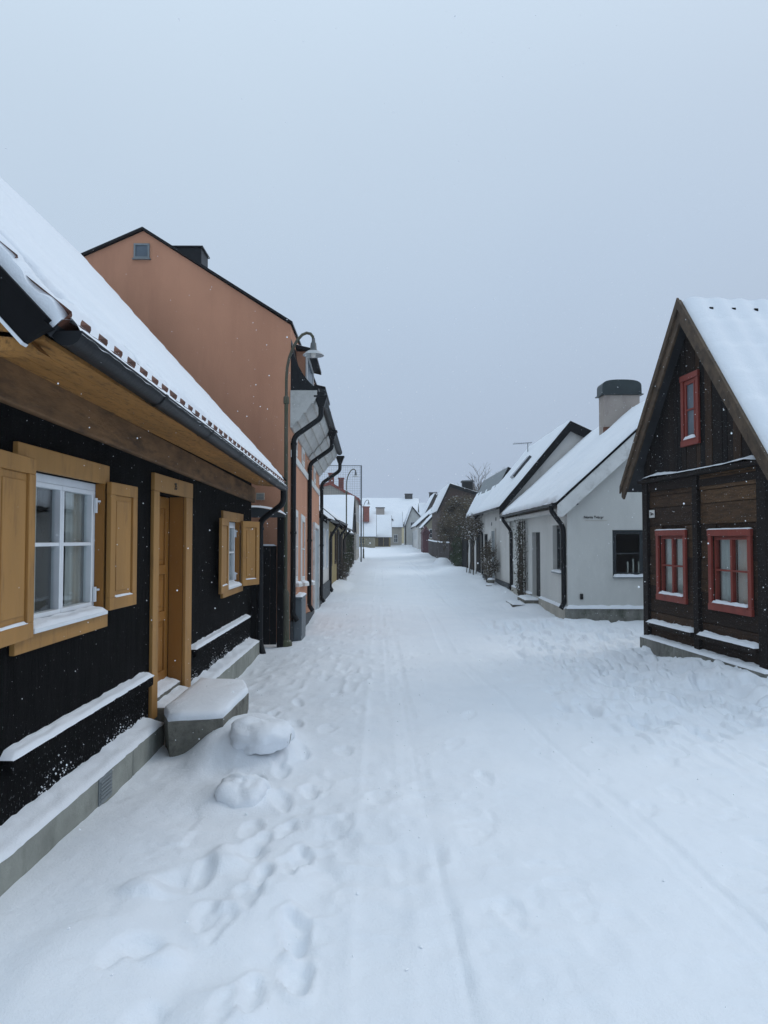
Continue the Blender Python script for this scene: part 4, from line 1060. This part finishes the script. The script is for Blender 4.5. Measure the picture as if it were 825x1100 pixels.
snow_lump(GF, -.04, 4.9, 0, .085, .268, .035, .03, sd=64).build('snow', 'snow', pl, smooth='all')
eave_pipe(c1, .12, .3, .05); eave_pipe(c1, 7.35, .2, .05)
CK = Fr((6.15, 18.6), (-1, 0), (0, -1))
k_ = MB().box(CK, -.50, .42, -.42, 0, 4.3, 5.32).build('chimney', 'pinkstone', o, bevel=.01)
cp = [(-.56, 5.322), (-.56, 5.40)]+[(-.02-.53*math.cos(t), 5.42+.28*math.sin(t)) for t in lin(0, math.pi, 16)]+[(.52, 5.40), (.52, 5.322)]
cp = [(-.54, 5.33)]+[(-.04-.50*math.cos(t)*(abs(math.cos(t))**-.25 if abs(math.cos(t)) > .01 else 1), 5.42+.29*math.sin(t)**.38) for t in lin(0.0, math.pi, 20)]+[(.46, 5.33)]
m = MB().prism_s(CK, cp, -.45, .03); m.box(CK, -.58, .50, -.48, .06, 5.322, 5.345)
m.build('chimney_hood', 'greycap', k_)
m = MB().box(CK, .22, .45, .002, .04, 4.2, 4.50); m.build('chimney_flashing', 'tile', k_, bevel=.02)
MB().tube([GF(.05, .0, 2.36), GF(.06, .14, 2.36), GF(.18, .18, 2.38)], .04, 8).build('flue_stub', 'black_metal', o)
MB().box(GF, .24, .30, .001, .03, .45, .56).build('vent', 'iron', o)
ht = thing('house_sign', 'thin dark lettering sign on the grey white gable wall', 'sign', GF(.55, .0, 2.1))
m = MB().box(GF, .36, .80, .001, .006, 2.03, 2.035)
m.build('underline', 'vent', ht)
text('Norra Tvärgränd', ht, GF(.58, .003, 2.095), (1, 0, 0), (0, 0, 1), .072, 'ink', 'lettering', .002)
ca = thing('candle_arch', 'white candles on a stand inside the black gable window', 'candle', GF(1.36, -.2, .91))
MB().box(GF, 1.20, 1.54, -.24, -.16, .91, .935).build('stand', 'brown', ca)
for x, h in ((1.26, .26), (1.37, .32), (1.48, .27)): MB().tube([GF(x, -.2, .936), GF(x, -.2, .936+h)], .016, 8).build('candle', 'wax', ca)
dp = thing('cottage_doorstep', 'two shallow snowy stone steps below the dark plank door', 'step', C1(3.5, .4, 0))
m = MB().box(C1, 2.92, 4.08, .005, .38, -.2, .19).build('upper_slab', 'stone', dp, bevel=.02)
snow_lump(C1, 2.92, 4.08, .0, .37, .191, .05, 0, sd=66).build('snow', 'snow', m, smooth='all')
m = MB().box(C1, 2.7, 3.9, .39, .70, -.2, .10).build('lower_slab', 'stone', dp, bevel=.02)
snow_lump(C1, 2.68, 3.9, .385, .70, .101, .04, 0, sd=67).build('snow', 'snow', m, smooth='all')

# second and third cottage on the right
C2 = Fr((4.04, 22.65), (.02, 1), (-1, .02))
c2 = cottage('white_cottage', 'taller white cottage with black verge and roof slit window behind the grey one', 'house', C2, 0, 6.55, 5.0, 2.92, 5.15, 'plaster2', 'slate', nr_=-1.86, zback=3.7, eo=.33, go=.12, snow=.055, res=.12, vw=.26, plinth=('darkplinth', .30, .05))
o = c2['o']; e, r = c2['e'], c2['r']
def on_roof(c, s, w, h):
    e, r = c['e'], c['r']; dn, dz = r[0]-e[0], r[1]-e[1]; LL = math.hypot(dn, dz); u_ = (dn/LL, dz/LL); n_ = (-u_[1], u_[0])
    if n_[1] < 0: n_ = (-n_[0], -n_[1])
    return c['fr'](s, e[0]+u_[0]*w+n_[0]*h, e[1]+u_[1]*w+n_[1]*h)
m = MB(); m.hexa([on_roof(c2, a, w, h) for h in (0, .14) for a, w in ((2.0, 1.35), (2.62, 1.35), (2.62, 2.25), (2.0, 2.25))]); m.build('roof_window', 'dark', o)
flat_door(o, C2, 3.0, 3.85, .3, 1.95, 'frame_grey', 'plaster2'); flat_window(o, C2, 5.3, 6.0, .95, 1.85, 'soot', 'dark')
for a, z in ((1.9, 2.35), (2.9, 2.3), (4.0, 2.15)): MB().box(C2, a, a+.14, .001, .012, z, z+.12).build('wall_vent', 'iron', o)
m = MB(); P0 = on_roof(c2, 5.2, 2.9, 0); top = (P0[0], P0[1], P0[2]+.42)
m.tube([P0, top], .015, 6); m.tube([(top[0]-.55, top[1], top[2]-.05), (top[0]+.15, top[1], top[2]+.02)], .01, 5)
for t in lin(-.52, .1, 8): m.tube([(top[0]+t, top[1]-.25, top[2]-.02), (top[0]+t, top[1]+.25, top[2]-.02)], .006, 4)
m.build('roof_antenna', 'net', o)
C3 = Fr((4.38, 29.4), (.003, 1), (-1, .003))
c3 = cottage('low_outhouse', 'pale outhouse with half bare grey roof and dark plank doors', 'house', C3, 0, 6.6, 4.4, 2.75, 4.35, 'plaster2', 'frame_grey', nr_=-.8, zback=2.6, eo=.12, go=.1, snow=.05, res=.15, vw=.2, sheet_kw=dict(bare=lambda a, w: .13 if w > 1.25+.12*nz(a*2, 1.) else 0))
for a in (2.2, 4.4): flat_door(c3['o'], C3, a, a+1.0, .2, 1.9, 'soot', 'soot')
pipe(c3['o'], [C3(1.2, .3, 2.2), C3(1.2, .06, 1.9), C3(1.2, .06, .15)], .05, clips=False)

# ================================================================== vegetation
def bush(name, label, cat, c, rad, n_twig, n_leaf, leaf, ls=.05, group=None, snow_n=0, twig_len=.7, stems=6, box=False, tw=.006, zmin=.0):
    """stems, twigs and many leaf-sized faces filling an uneven volume"""
    o = thing(name, label, cat, (c[0], c[1], gbase(c[1])), group); gz0 = float(gbase(c[1]))
    lob = [(random.uniform(-.6, .6), random.uniform(-.6, .6), random.uniform(-.5, .7), random.uniform(.35, .75)) for _ in range(9)]
    def rp():
        while True:
            if box: p = (random.uniform(-1, 1), random.uniform(-1, 1), random.uniform(-1, 1)); 
            else:
                l = random.choice(lob); p = tuple(l[i]+random.gauss(0, .45)*l[3] for i in range(3))
                if p[0]**2+p[1]**2+p[2]**2 > 1.3: continue
            if nz(p[0]*2.2+c[1], p[1]*2.2, p[2]*2.2+3) < -.12: continue
            return Vector((c[0]+p[0]*rad[0], c[1]+p[1]*rad[1], max(gz0+zmin, c[2]+p[2]*rad[2])))
    m = MB()
    for i in range(stems):
        b = Vector((c[0]+random.uniform(-.35, .35)*rad[0], c[1]+random.uniform(-.5, .5)*rad[1], gz0-.1)); t = rp()
        mid = (b+t)/2+Vector((random.uniform(-.2, .2), random.uniform(-.2, .2), .25))*min(1, rad[2])
        m.tube([b, mid, t], [.03*rad[2]**.5, .02*rad[2]**.5, .008], 5, False)
    for i in range(n_twig):
        p = rp(); d = Vector((random.gauss(0, .5), random.gauss(0, .5), random.uniform(.1, 1))).normalized()*twig_len*random.uniform(.4, 1)
        q2 = p+d*.55+Vector((random.gauss(0, .06), random.gauss(0, .06), random.gauss(0, .04)))
        m.tube([p-d*.4, p, q2], [tw*1.5, tw, tw*.5], 3, False)
        for j in range(2):
            d2 = (d.normalized()+Vector((random.gauss(0, .7), random.gauss(0, .7), random.gauss(0, .5)))).normalized()*twig_len*.4
            m.tube([p, p+d2], [tw*.8, tw*.4], 3, False)
    m.build('branches', 'twig', o)
    def leaves(n, s0, up=False):
        k = MB()
        for i in range(n):
            p = rp(); a = random.uniform(0, 6.28); t = random.uniform(-.9, .9); s = s0*random.uniform(.6, 1.4)
            u = Vector((math.cos(a), math.sin(a), t)).normalized(); v = u.orthogonal().normalized()
            if up: u = Vector((math.cos(a), math.sin(a), 0)); v = Vector((-math.sin(a), math.cos(a), random.uniform(-.3, .3))); p = p+Vector((0, 0, .03))
            w = u.cross(v)*s*.18
            k.add([p-u*s, p-v*s*.55+w, p+u*s, p+v*s*.55+w], [(0, 1, 2), (0, 2, 3)])
        return k
    if n_leaf: leaves(n_leaf, ls).build('foliage', leaf, o)
    if snow_n: kind(leaves(snow_n, ls*1.3, True).build('snow', 'flake', o), 'stuff')
    return o
# trellis climber by the plank door
tr = thing('climbing_rose', 'leggy climbing rose on a wooden trellis between downpipe and plank door', 'climber', C1(5.3, .1, 0))
m = MB()
for a in (4.75, 5.15, 5.55): m.box(C1, a, a+.03, .05, .075, .1, 2.15)
for z in (.55, 1.1, 1.65, 2.1): m.box(C1, 4.7, 5.65, .077, .095, z, z+.03)
m.build('trellis', 'bark', tr)
m = MB(); lv = MB(); sn = MB()
for i in range(26):
    a = random.uniform(4.8, 5.5); p = [C1(a, .11, .05)]
    z = .05
    while z < random.uniform(1.7, 2.4):
        z += .16; a += random.gauss(0, .06); a = min(6.0, max(4.55, a)); p.append(C1(a, .11+random.uniform(-.02, .09), z))
    m.tube(p, [.012-.008*j/len(p) for j in range(len(p))], 4, False)
    for c_ in p[2:]:
        for _ in range(3):
            q0 = Vector(c_)+Vector((random.gauss(0, .06), random.gauss(0, .2), random.gauss(0, .08))); s = random.uniform(.012, .03); b = random.uniform(0, 6.28)
            u = Vector((math.cos(b), math.sin(b), random.uniform(-1, 1))).normalized(); v = u.orthogonal().normalized()
            (lv if random.random() < .86 else sn).add([q0-u*s, q0-v*s*.6, q0+u*s, q0+v*s*.6], [(0, 1, 2, 3)])
m.build('stems', 'twig', tr); lv.build('foliage', 'leaf_dark', tr); kind(sn.build('snow', 'flake', tr), 'stuff')
bush('wall_shrub', 'sparse upright shrub against the taller white cottage wall', 'shrub', (3.82, 25.3, .85), (.28, .9, .75), 130, 420, 'leaf_brown', .03, snow_n=120, twig_len=.6, tw=.007)
bush('eave_creeper', 'snow dusted brown creeper hanging under the white cottage eave', 'climber', (4.0, 31.5, 2.1), (.35, 2.6, .55), 420, 1700, 'leaf_brown', .035, snow_n=750, twig_len=.5, tw=.008)
bush('hedge_bush', 'dense dark green bush at the foot of the fence line', 'bush', (4.75, 41.5, .8), (.5, 4.2, 1.0), 120, 8500, 'leaf_green', .055, snow_n=160, twig_len=.5)
bush('tall_bush', 'tall brown green tangled bush rising behind the dark fence on the right', 'bush', (5.15, 45.5, 2.5), (1.5, 3.6, 1.65), 1500, 14000, 'leaf_brown', .06, snow_n=1000, twig_len=.8, tw=.009)
bush('tall_bush', 'darker bush leaning over the green hedge', 'bush', (5.0, 41, 1.8), (.65, 2.2, .95), 350, 6000, 'leaf_dark', .05, snow_n=260, twig_len=.7, tw=.009)
bush('tall_bush', 'farther brown bush rising in front of the brick gable', 'bush', (5.5, 53, 2.4), (1.1, 3, 1.9), 1200, 12000, 'leaf_brown', .07, snow_n=500, twig_len=.9, tw=.011)
bush('ivy_creeper', 'dark ivy covering the brown cottage wall on the left', 'climber', (-1.62, 41, 1.0), (.12, 5.5, .95), 60, 4200, 'leaf_dark', .05, snow_n=120, box=True)
bush('roadside_shrub', 'low bare twiggy shrub at the left wall foot', 'shrub', (-1.38, 27.8, .35), (.22, 1.2, .4), 160, 260, 'leaf_brown', .03, snow_n=90, twig_len=.5, tw=.006)
bush('roadside_shrub', 'small green shrub before the ochre cottage doors', 'shrub', (-1.42, 33.0, .55), (.2, 1.4, .6), 120, 900, 'leaf_green', .035, snow_n=120, twig_len=.5, tw=.006)

def bare_tree(name, label, base, H, spread, seed, r0=.12, levels=5, group=None):
    rnd = random.Random(seed); o = thing(name, label, 'tree', base, group)
    tr_, cr = MB(), MB()
    def br(p, d, L_, r, lv):
        q1 = p+d*L_*.5+Vector((rnd.gauss(0, .05), rnd.gauss(0, .05), 0))*L_; q2 = q1+(d+Vector((rnd.gauss(0, .15), rnd.gauss(0, .15), .1))).normalized()*L_*.5
        (tr_ if lv >= levels-1 else cr).tube([p, q1, q2], [r, r*.85, r*.7], 6 if lv > 2 else 3, False)
        if lv == 0: return
        for i in range(3 if lv > 1 else 4):
            nd = (d+Vector((rnd.gauss(0, spread), rnd.gauss(0, spread), rnd.gauss(.12, .3)))).normalized()
            br(q2 if i else q1, nd, L_*rnd.uniform(.6, .82), r*.62, lv-1)
    br(Vector(base)-Vector((0, 0, .3)), Vector((0, 0, 1)), H*.32, r0, levels)
    tr_.build('trunk', 'bark', o, smooth=True); cr.build('crown', 'twig', o)
    return o
bare_tree('bare_tree', 'bare leafless tree behind the outhouse roof', (9.6, 66, .1), 9.2, .5, 5, .2, 6)

# ================================================================== far right
wf = thing('board_fence', 'dark brown board fence with snow on top along the right side', 'fence', (4.8, 62, 0))
FF = Fr((4.72, 0), (0.004, 1), (-1, 0))
m = MB(); a = 51.0
while a < 73: m.box(FF, a, a+.19, 0, .03+random.uniform(-.01, .01), gbase(a)-.2, gbase(a)+1.38+random.uniform(-.02, .02)); a += .2
fb = m.build('boards', 'fence', wf)
snow_lump(FF, 51, 73, -.05, .08, 1.40, .10, 0, .3, sd=70, zf=lambda a: float(gbase(a))).build('snow', 'snow', fb, smooth='all')
for a in (51, 54.6, 58.2, 61.8, 65.4, 69): MB().box(FF, a, a+.12, -.14, -.01, -.2, 1.45+gbase(a)).build('fence_post', 'fence', wf)
gd = thing('dark_yard_gate', 'dark green double gate between the hedge and pale outhouse', 'gate', (4.5, 37, 0))
m = MB()
for i in range(9): m.box(C3, 6.75+i*.2, 6.93+i*.2, 0, .03, -.1, 1.75)
m.build('gate_leaf', 'soot', gd)
for a in (6.65, 8.6): MB().box(C3, a, a+.12, -.05, .07, -.2, 1.9).build('gate_post', 'soot', gd)

def gable_front(name, label, x0, x1, xa, y, dep, z0, ze, za, wall, roofm='slate', snow=.12, zr=None, group=None, verge='soot', res=.4, ov=.25):
    """house whose gable faces down the street: walls as one prism along y, two roof slopes"""
    o = thing(name, label, 'house', ((x0+x1)/2, y+dep/2, z0), group); f = Fr((0, y), (0, 1), (1, 0)); zr = ze if zr is None else zr
    MB().prism(f, [(x0, z0-.5), (x0, ze), (xa, za), (x1, zr), (x1, z0-.5)], 0, dep).build('wall', wall, o)
    m = MB()
    sl_, sr_ = (za-ze)/(xa-x0), (za-zr)/(x1-xa)
    eL, eR, rg = (x0-ov, ze-ov*sl_+.1), (x1+ov, zr-ov*sr_+.1), (xa, za+.1)
    roof_slab(m, f, -.2, dep+.2, eL, rg, .08); roof_slab(m, f, -.2, dep+.2, eR, rg, .08); rf = m.build('roof', roofm, o)
    if snow:
        for e_ in (eL, eR): roof_sheet(f, -.15, dep+.15, e_, rg, snow, res, sd=y).build('snow', 'snow', rf, smooth='all')
    for e_ in (eL, eR): MB().prism(f, [e_, rg, (rg[0], rg[1]-.3), (e_[0], e_[1]-.25)], -.24, -.205).build('verge_board', verge, o)
    return o, f, rf
def eaves_front(name, label, x0, x1, y, dep, z0, ze, za, wall, roofm='slate', snow=.14, group=None, res=.4, hip=0.):
    """house whose eaves face down the street: the snowy slope is what one sees"""
    f = Fr((x0, y), (1, 0), (0, -1))
    c = cottage(name, label, 'house', f, 0, x1-x0, dep, ze, za, wall, roofm, eo=.3, go=.2, z0=z0-.5, zg=z0, snow=snow, res=res, group=group, wave=0, gutter=False, vw=.25)
    return c['o'], f, c['roof']
def chim(o, x0, x1, y0, y1, z0, z1, mat, capm=None):
    k = MB().box(W0, x0, x1, y0, y1, z0, z1).build('chimney', mat, o)
    MB().box(W0, x0-.08, x1+.08, y0-.08, y1+.08, z1+.001, z1+.12).build('chimney_cap', capm or mat, k)
    return k
NF = lambda y, n=1: Fr((0, y), (1, 0), (0, -1))

o, f, rf = gable_front('brick_gable_house', 'brown brick gabled house above the bush with snowless roof edge', 5.05, 10.2, 5.85, 60, 9, .1, 4.4, 6.1, 'brick', 'slate', .08, zr=4.7)
chim(o, 6.95, 7.75, 58.6+1.6, 59.6+1.6, 4.8, 6.35, 'soot', 'darkplinth')
flat_window(o, NF(60), 6.0, 6.7, 3.4, 4.4, 'white', 'dark')
o, f, rf = gable_front('white_gable_house', 'white house with long snowy roof and dark verge beyond the red shed', 4.75, 11, 8.0, 88, 14, .5, 3.4, 6.3, 'plaster2', 'slate', .14)
Lw = Fr((4.75, 88), (0, 1), (-1, 0))
for a in (1.5, 4.5, 7.5, 10.5): flat_window(o, Lw, a, a+1.0, 1.6, 2.8, 'white', 'dark')
flat_door(o, Lw, 12, 13, .6, 2.6, 'darkdoor', 'white')
flat_window(o, NF(88), 7.2, 8.2, 3.4, 4.6, 'white', 'dark')
chim(o, 7.6, 8.4, 93, 94, 6.0, 7.2, 'soot')
o, f, rf = gable_front('small_house', 'small drab house with dark verges between the red shed and brick gable', 5.0, 8.6, 6.9, 81, 5, .4, 3.1, 5.1, 'green', 'slate', .1)
flat_window(o, NF(81), 5.6, 6.3, 1.8, 2.8, 'white', 'dark')
o, f, rf = gable_front('grey_gable_house', 'narrow pale grey gable at the street end beside the white house', 4.3, 7.2, 5.2, 112, 10, .75, 4.2, 6.6, 'plaster', 'slate', .14)
flat_window(o, NF(112), 4.9, 5.7, 3.2, 4.3, 'white', 'dark'); flat_window(o, Fr((4.3, 112), (0, 1), (-1, 0)), 3, 4.2, 1.8, 3.0, 'white', 'dark')
o, f, rf = gable_front('red_shed', 'small dark red boarded shed beyond the brown fence', 4.62, 5.3, 4.95, 76, 3.2, .3, 2.35, 2.9, 'redwood', 'redwood', 0, verge='redwood', ov=.08)
flat_door(o, NF(76), 4.72, 5.2, .4, 2.1, 'redwood', 'redwood')
# houses closing the view
o, f, rf = eaves_front('end_house', 'drab low house with red brick chimney closing the street on the left', -8, -.4, 96, 7, .6, 2.15, 4.9, 'green', 'slate')
chim(o, -2.0, -1.15, 97.5, 98.4, 4.0, 5.9, 'redbrick')
for a in (3.6, 5.6): flat_window(o, f, a, a+.7, 1.1, 1.85, 'cream', 'dark')
o, f, rf = eaves_front('end_house', 'low mustard house with sloping snowy roof in the middle of the street end', -1.6, 1.75, 103, 7, .7, 2.1, 5.0, 'yellow', 'slate')
for a in (1.7, 2.5): flat_door(o, f, a, a+.55, .8, 1.9, 'brown', 'brown')
o, f, rf = eaves_front('end_house', 'beige house with wide pale chimney behind the mustard house', -1.2, 3.6, 112, 7, .75, 3.6, 5.9, 'beige', 'slate')
chim(o, -.3, 1.0, 114, 115, 4.5, 6.5, 'pinkstone', 'soot')
flat_window(o, f, 3.6, 4.2, 1.2, 2.4, 'white', 'dark')
m = MB().hexa([(1.3, 112.9, 4.6), (2.4, 112.9, 4.6), (2.4, 115.5, 4.6), (1.3, 115.5, 4.6), (1.84, 112.9, 5.2), (1.86, 112.9, 5.2), (1.86, 115.5, 5.2), (1.84, 115.5, 5.2)]); m.build('dormer', 'soot', o)
o, f, rf = eaves_front('end_house', 'huge snow covered roof towering behind the houses at the street end', -9, 8.0, 140, 16, .75, 5.0, 9.7, 'cream', 'slate', .2, res=.8)
chim(o, 5.4, 6.9, 147.5, 148.6, 9.2, 10.7, 'soot')
o, f, rf = eaves_front('back_house', 'snowy roofed house half hidden behind brick gable on the right', 7.0, 15, 120, 8, .75, 4.6, 7.6, 'plaster2', 'slate', .15)
chim(o, 8.6, 9.8, 123, 124, 6.5, 9.4, 'soot')
o, f, rf = gable_front('back_house', 'dark weathered house with small roof between white house and brick gable', 6.4, 11, 8.2, 106, 9, .7, 4.6, 8.2, 'brown', 'slate', .12)
# low garden stones beside the shrub
for i, (x, y, z, r_, lb) in enumerate(((3.72, 24.4, .1, .17, 'lower flat stone of the little pile by the shrub'), (3.74, 24.5, .27, .12, 'upper flat stone resting on the little pile by the shrub'))):
    t = thing('garden_stone', lb, 'stone', (x, y, z), 'stones piled by the wall shrub')
    MB().lathe((x, y, z), [(.001, -.09), (r_*.9, -.08), (r_, 0), (r_*.9, .05), (.001, .06)], 12).build('rock', 'stone', t, smooth=True)
    MB().lathe((x, y, z), [(r_*.93, .045), (r_*.9, .09), (r_*.5, .11), (.001, .115)], 12).build('snow_cap', 'snow', t, smooth='all')

# ================================================================== falling snow (countless flakes in the air)
def snowfall():
    n = 14000; P = []; F = []
    k = 0
    while k < n:
        x, y, z = random.uniform(-1.85, 5.0), random.uniform(1.9, 15), random.uniform(.1, 7)
        if x > 3.6 and y > 7.5 and z < 5: continue
        if x < -1.25 and z > 2.3: continue
        r_ = .0009+.0023*random.random()**2; e = random.uniform(.7, 1.3)
        b = len(P)
        for dx, dy, dz in ((1, 0, 0), (-1, 0, 0), (0, 1, 0), (0, -1, 0), (0, 0, 1), (0, 0, -1)): P.append((x+dx*r_, y+dy*r_*e, z+dz*r_*1.15))
        F += [(b, b+2, b+4), (b+2, b+1, b+4), (b+1, b+3, b+4), (b+3, b, b+4), (b+2, b, b+5), (b+1, b+2, b+5), (b+3, b+1, b+5), (b, b+3, b+5)]; k += 1
    me = bpy.data.meshes.new('falling_snow'); me.from_pydata(P, [], F); me.materials.append(M['flake'])
    o = bpy.data.objects.new('falling_snow', me); COL.objects.link(o); kind(o, 'stuff'); o['label'] = 'light snowflakes falling through the street air'
snowfall()

# little clods kicked up beside the prints and wheel tracks
def clods():
    P = []; F = []; ico = [(0, 0, 1), (.9, 0, .2), (.28, .85, .2), (-.72, .52, .2), (-.72, -.52, .2), (.28, -.85, .2), (0, 0, -.8)]
    pos = []
    for (px, py, *_r) in PRINTS:
        for _ in range(random.randint(0, 2)): pos.append((px+random.gauss(0, .16), py+random.gauss(0, .18)))
    for _ in range(160):
        y = random.uniform(2.2, 13); xc = random.choice((.02, .25, 1.62-.07*(y-3), .6, 2.4)); pos.append((xc+random.gauss(0, .12), y))
    pos = [p for p in pos if p[0] > -1.6 and p[1] > 2.0]
    zz = gheight(np.array([p[0] for p in pos]), np.array([p[1] for p in pos]))
    for (x, y), z in zip(pos, zz):
        r_ = .003+.010*random.random()**3; b = len(P); a0 = random.uniform(0, 6)
        for dx, dy, dz in ico:
            q_ = r_*random.uniform(.7, 1.3); P.append((x+q_*(dx*math.cos(a0)-dy*math.sin(a0)), y+q_*(dx*math.sin(a0)+dy*math.cos(a0)), z+.2*r_+q_*dz*.8))
        for j in range(5): F += [(b, b+1+j, b+1+(j+1) % 5), (b+6, b+1+(j+1) % 5, b+1+j)]
    me = bpy.data.meshes.new('snow_clods'); me.from_pydata(P, [], F); me.materials.append(M['flake'])
    o = bpy.data.objects.new('snow_clods', me); COL.objects.link(o); kind(o, 'stuff'); o['label'] = 'small crumbs of snow kicked up beside footprints and wheel tracks'
clods()

# air: one box of thin haze
HAZE = .0008
if HAZE:
    m = MB().box(W0, -200, 200, -60, 300, -2.5, 14)
    me = bpy.data.meshes.new('haze'); me.from_pydata(m.v, [], m.f); o = bpy.data.objects.new('haze', me); COL.objects.link(o); kind(o, 'stuff')
    hm = bpy.data.materials.new('haze'); hm.use_nodes = True; t = hm.node_tree; t.nodes.clear()
    ou = t.nodes.new('ShaderNodeOutputMaterial'); v = t.nodes.new('ShaderNodeVolumePrincipled'); v.inputs['Density'].default_value = HAZE; v.inputs['Color'].default_value = (.93, .96, 1, 1)
    t.links.new(v.outputs[0], ou.inputs['Volume']); me.materials.append(hm)

# ================================================================== light and camera
SUN_EL, SUN_AZ = math.radians(42), math.radians(62)
w = bpy.data.worlds.new('World'); sc.world = w; w.use_nodes = True; t = w.node_tree; t.nodes.clear()
out = t.nodes.new('ShaderNodeOutputWorld')
sky = t.nodes.new('ShaderNodeTexSky'); sky.sky_type = 'NISHITA'; sky.sun_disc = False; sky.sun_elevation = SUN_EL; sky.sun_rotation = SUN_AZ; sky.air_density = 2; sky.dust_density = 5
b1 = t.nodes.new('ShaderNodeBackground'); b1.inputs[1].default_value = .08; t.links.new(sky.outputs[0], b1.inputs[0])
# the overcast itself: grey blue low down and to the right, paler high up and to the left
tc = t.nodes.new('ShaderNodeTexCoord'); sp = t.nodes.new('ShaderNodeSeparateXYZ'); t.links.new(tc.outputs['Generated'], sp.inputs[0])
ma = t.nodes.new('ShaderNodeMath'); ma.operation = 'MULTIPLY_ADD'; t.links.new(sp.outputs[0], ma.inputs[0]); ma.inputs[1].default_value = -.22; t.links.new(sp.outputs[2], ma.inputs[2])
nt_ = t.nodes.new('ShaderNodeTexNoise'); nt_.inputs['Scale'].default_value = 1.6; nt_.inputs['Detail'].default_value = 3; t.links.new(tc.outputs['Generated'], nt_.inputs['Vector'])
mb2 = t.nodes.new('ShaderNodeMath'); mb2.operation = 'MULTIPLY_ADD'; t.links.new(nt_.outputs[0], mb2.inputs[0]); mb2.inputs[1].default_value = .20; t.links.new(ma.outputs[0], mb2.inputs[2])
rp = t.nodes.new('ShaderNodeValToRGB'); t.links.new(mb2.outputs[0], rp.inputs[0])
E_ = rp.color_ramp.elements; E_[0].position = .08; E_[0].color = (*srgb(161, 178, 203), 1); E_[1].position = .80; E_[1].color = (*srgb(204, 221, 237), 1)
x_ = E_.new(.40); x_.color = (*srgb(182, 200, 222), 1)
mr = t.nodes.new('ShaderNodeMapRange'); mr.interpolation_type = 'SMOOTHSTEP'; t.links.new(sp.outputs[2], mr.inputs[0])
for i_, v_ in ((1, .45), (2, 1.0), (3, 1.0), (4, 1.3)): mr.inputs[i_].default_value = v_
b2 = t.nodes.new('ShaderNodeBackground'); t.links.new(mr.outputs[0], b2.inputs[1]); t.links.new(rp.outputs[0], b2.inputs[0])
mx = t.nodes.new('ShaderNodeMixShader'); mx.inputs[0].default_value = .93; t.links.new(b1.outputs[0], mx.inputs[1]); t.links.new(b2.outputs[0], mx.inputs[2]); t.links.new(mx.outputs[0], out.inputs[0])
sl = bpy.data.lights.new('sun', 'SUN'); sl.energy = .5; sl.angle = math.radians(24); sl.color = (1, .97, .93)
so = bpy.data.objects.new('sun', sl); COL.objects.link(so)
d = Vector((math.sin(SUN_AZ)*math.cos(SUN_EL), math.cos(SUN_AZ)*math.cos(SUN_EL), math.sin(SUN_EL)))
so.rotation_euler = d.to_track_quat('Z', 'Y').to_euler(); so.location = (0, -5, 20)

cam = bpy.data.cameras.new('camera'); co = bpy.data.objects.new('camera', cam); COL.objects.link(co); sc.camera = co
cam.sensor_fit = 'VERTICAL'; cam.sensor_height = 36; cam.lens = 36*794/1100; cam.clip_end = 2000; cam.clip_start = .05
co.location = (0, 0, 1.65); co.rotation_euler = (math.radians(90+2.128), 0, math.radians(-.469))

sc.view_settings.view_transform = 'Standard'; sc.view_settings.look = 'None'; sc.view_settings.exposure = .06; sc.view_settings.gamma = 1; sc.view_settings.use_curve_mapping = False
sc.render.engine = 'CYCLES'
cy_ = sc.cycles; cy_.max_bounces = 6; cy_.diffuse_bounces = 3; cy_.glossy_bounces = 3; cy_.transmission_bounces = 4; cy_.transparent_max_bounces = 10; cy_.volume_bounces = 1
cy_.use_denoising = True; cy_.caustics_reflective = False; cy_.caustics_refractive = False
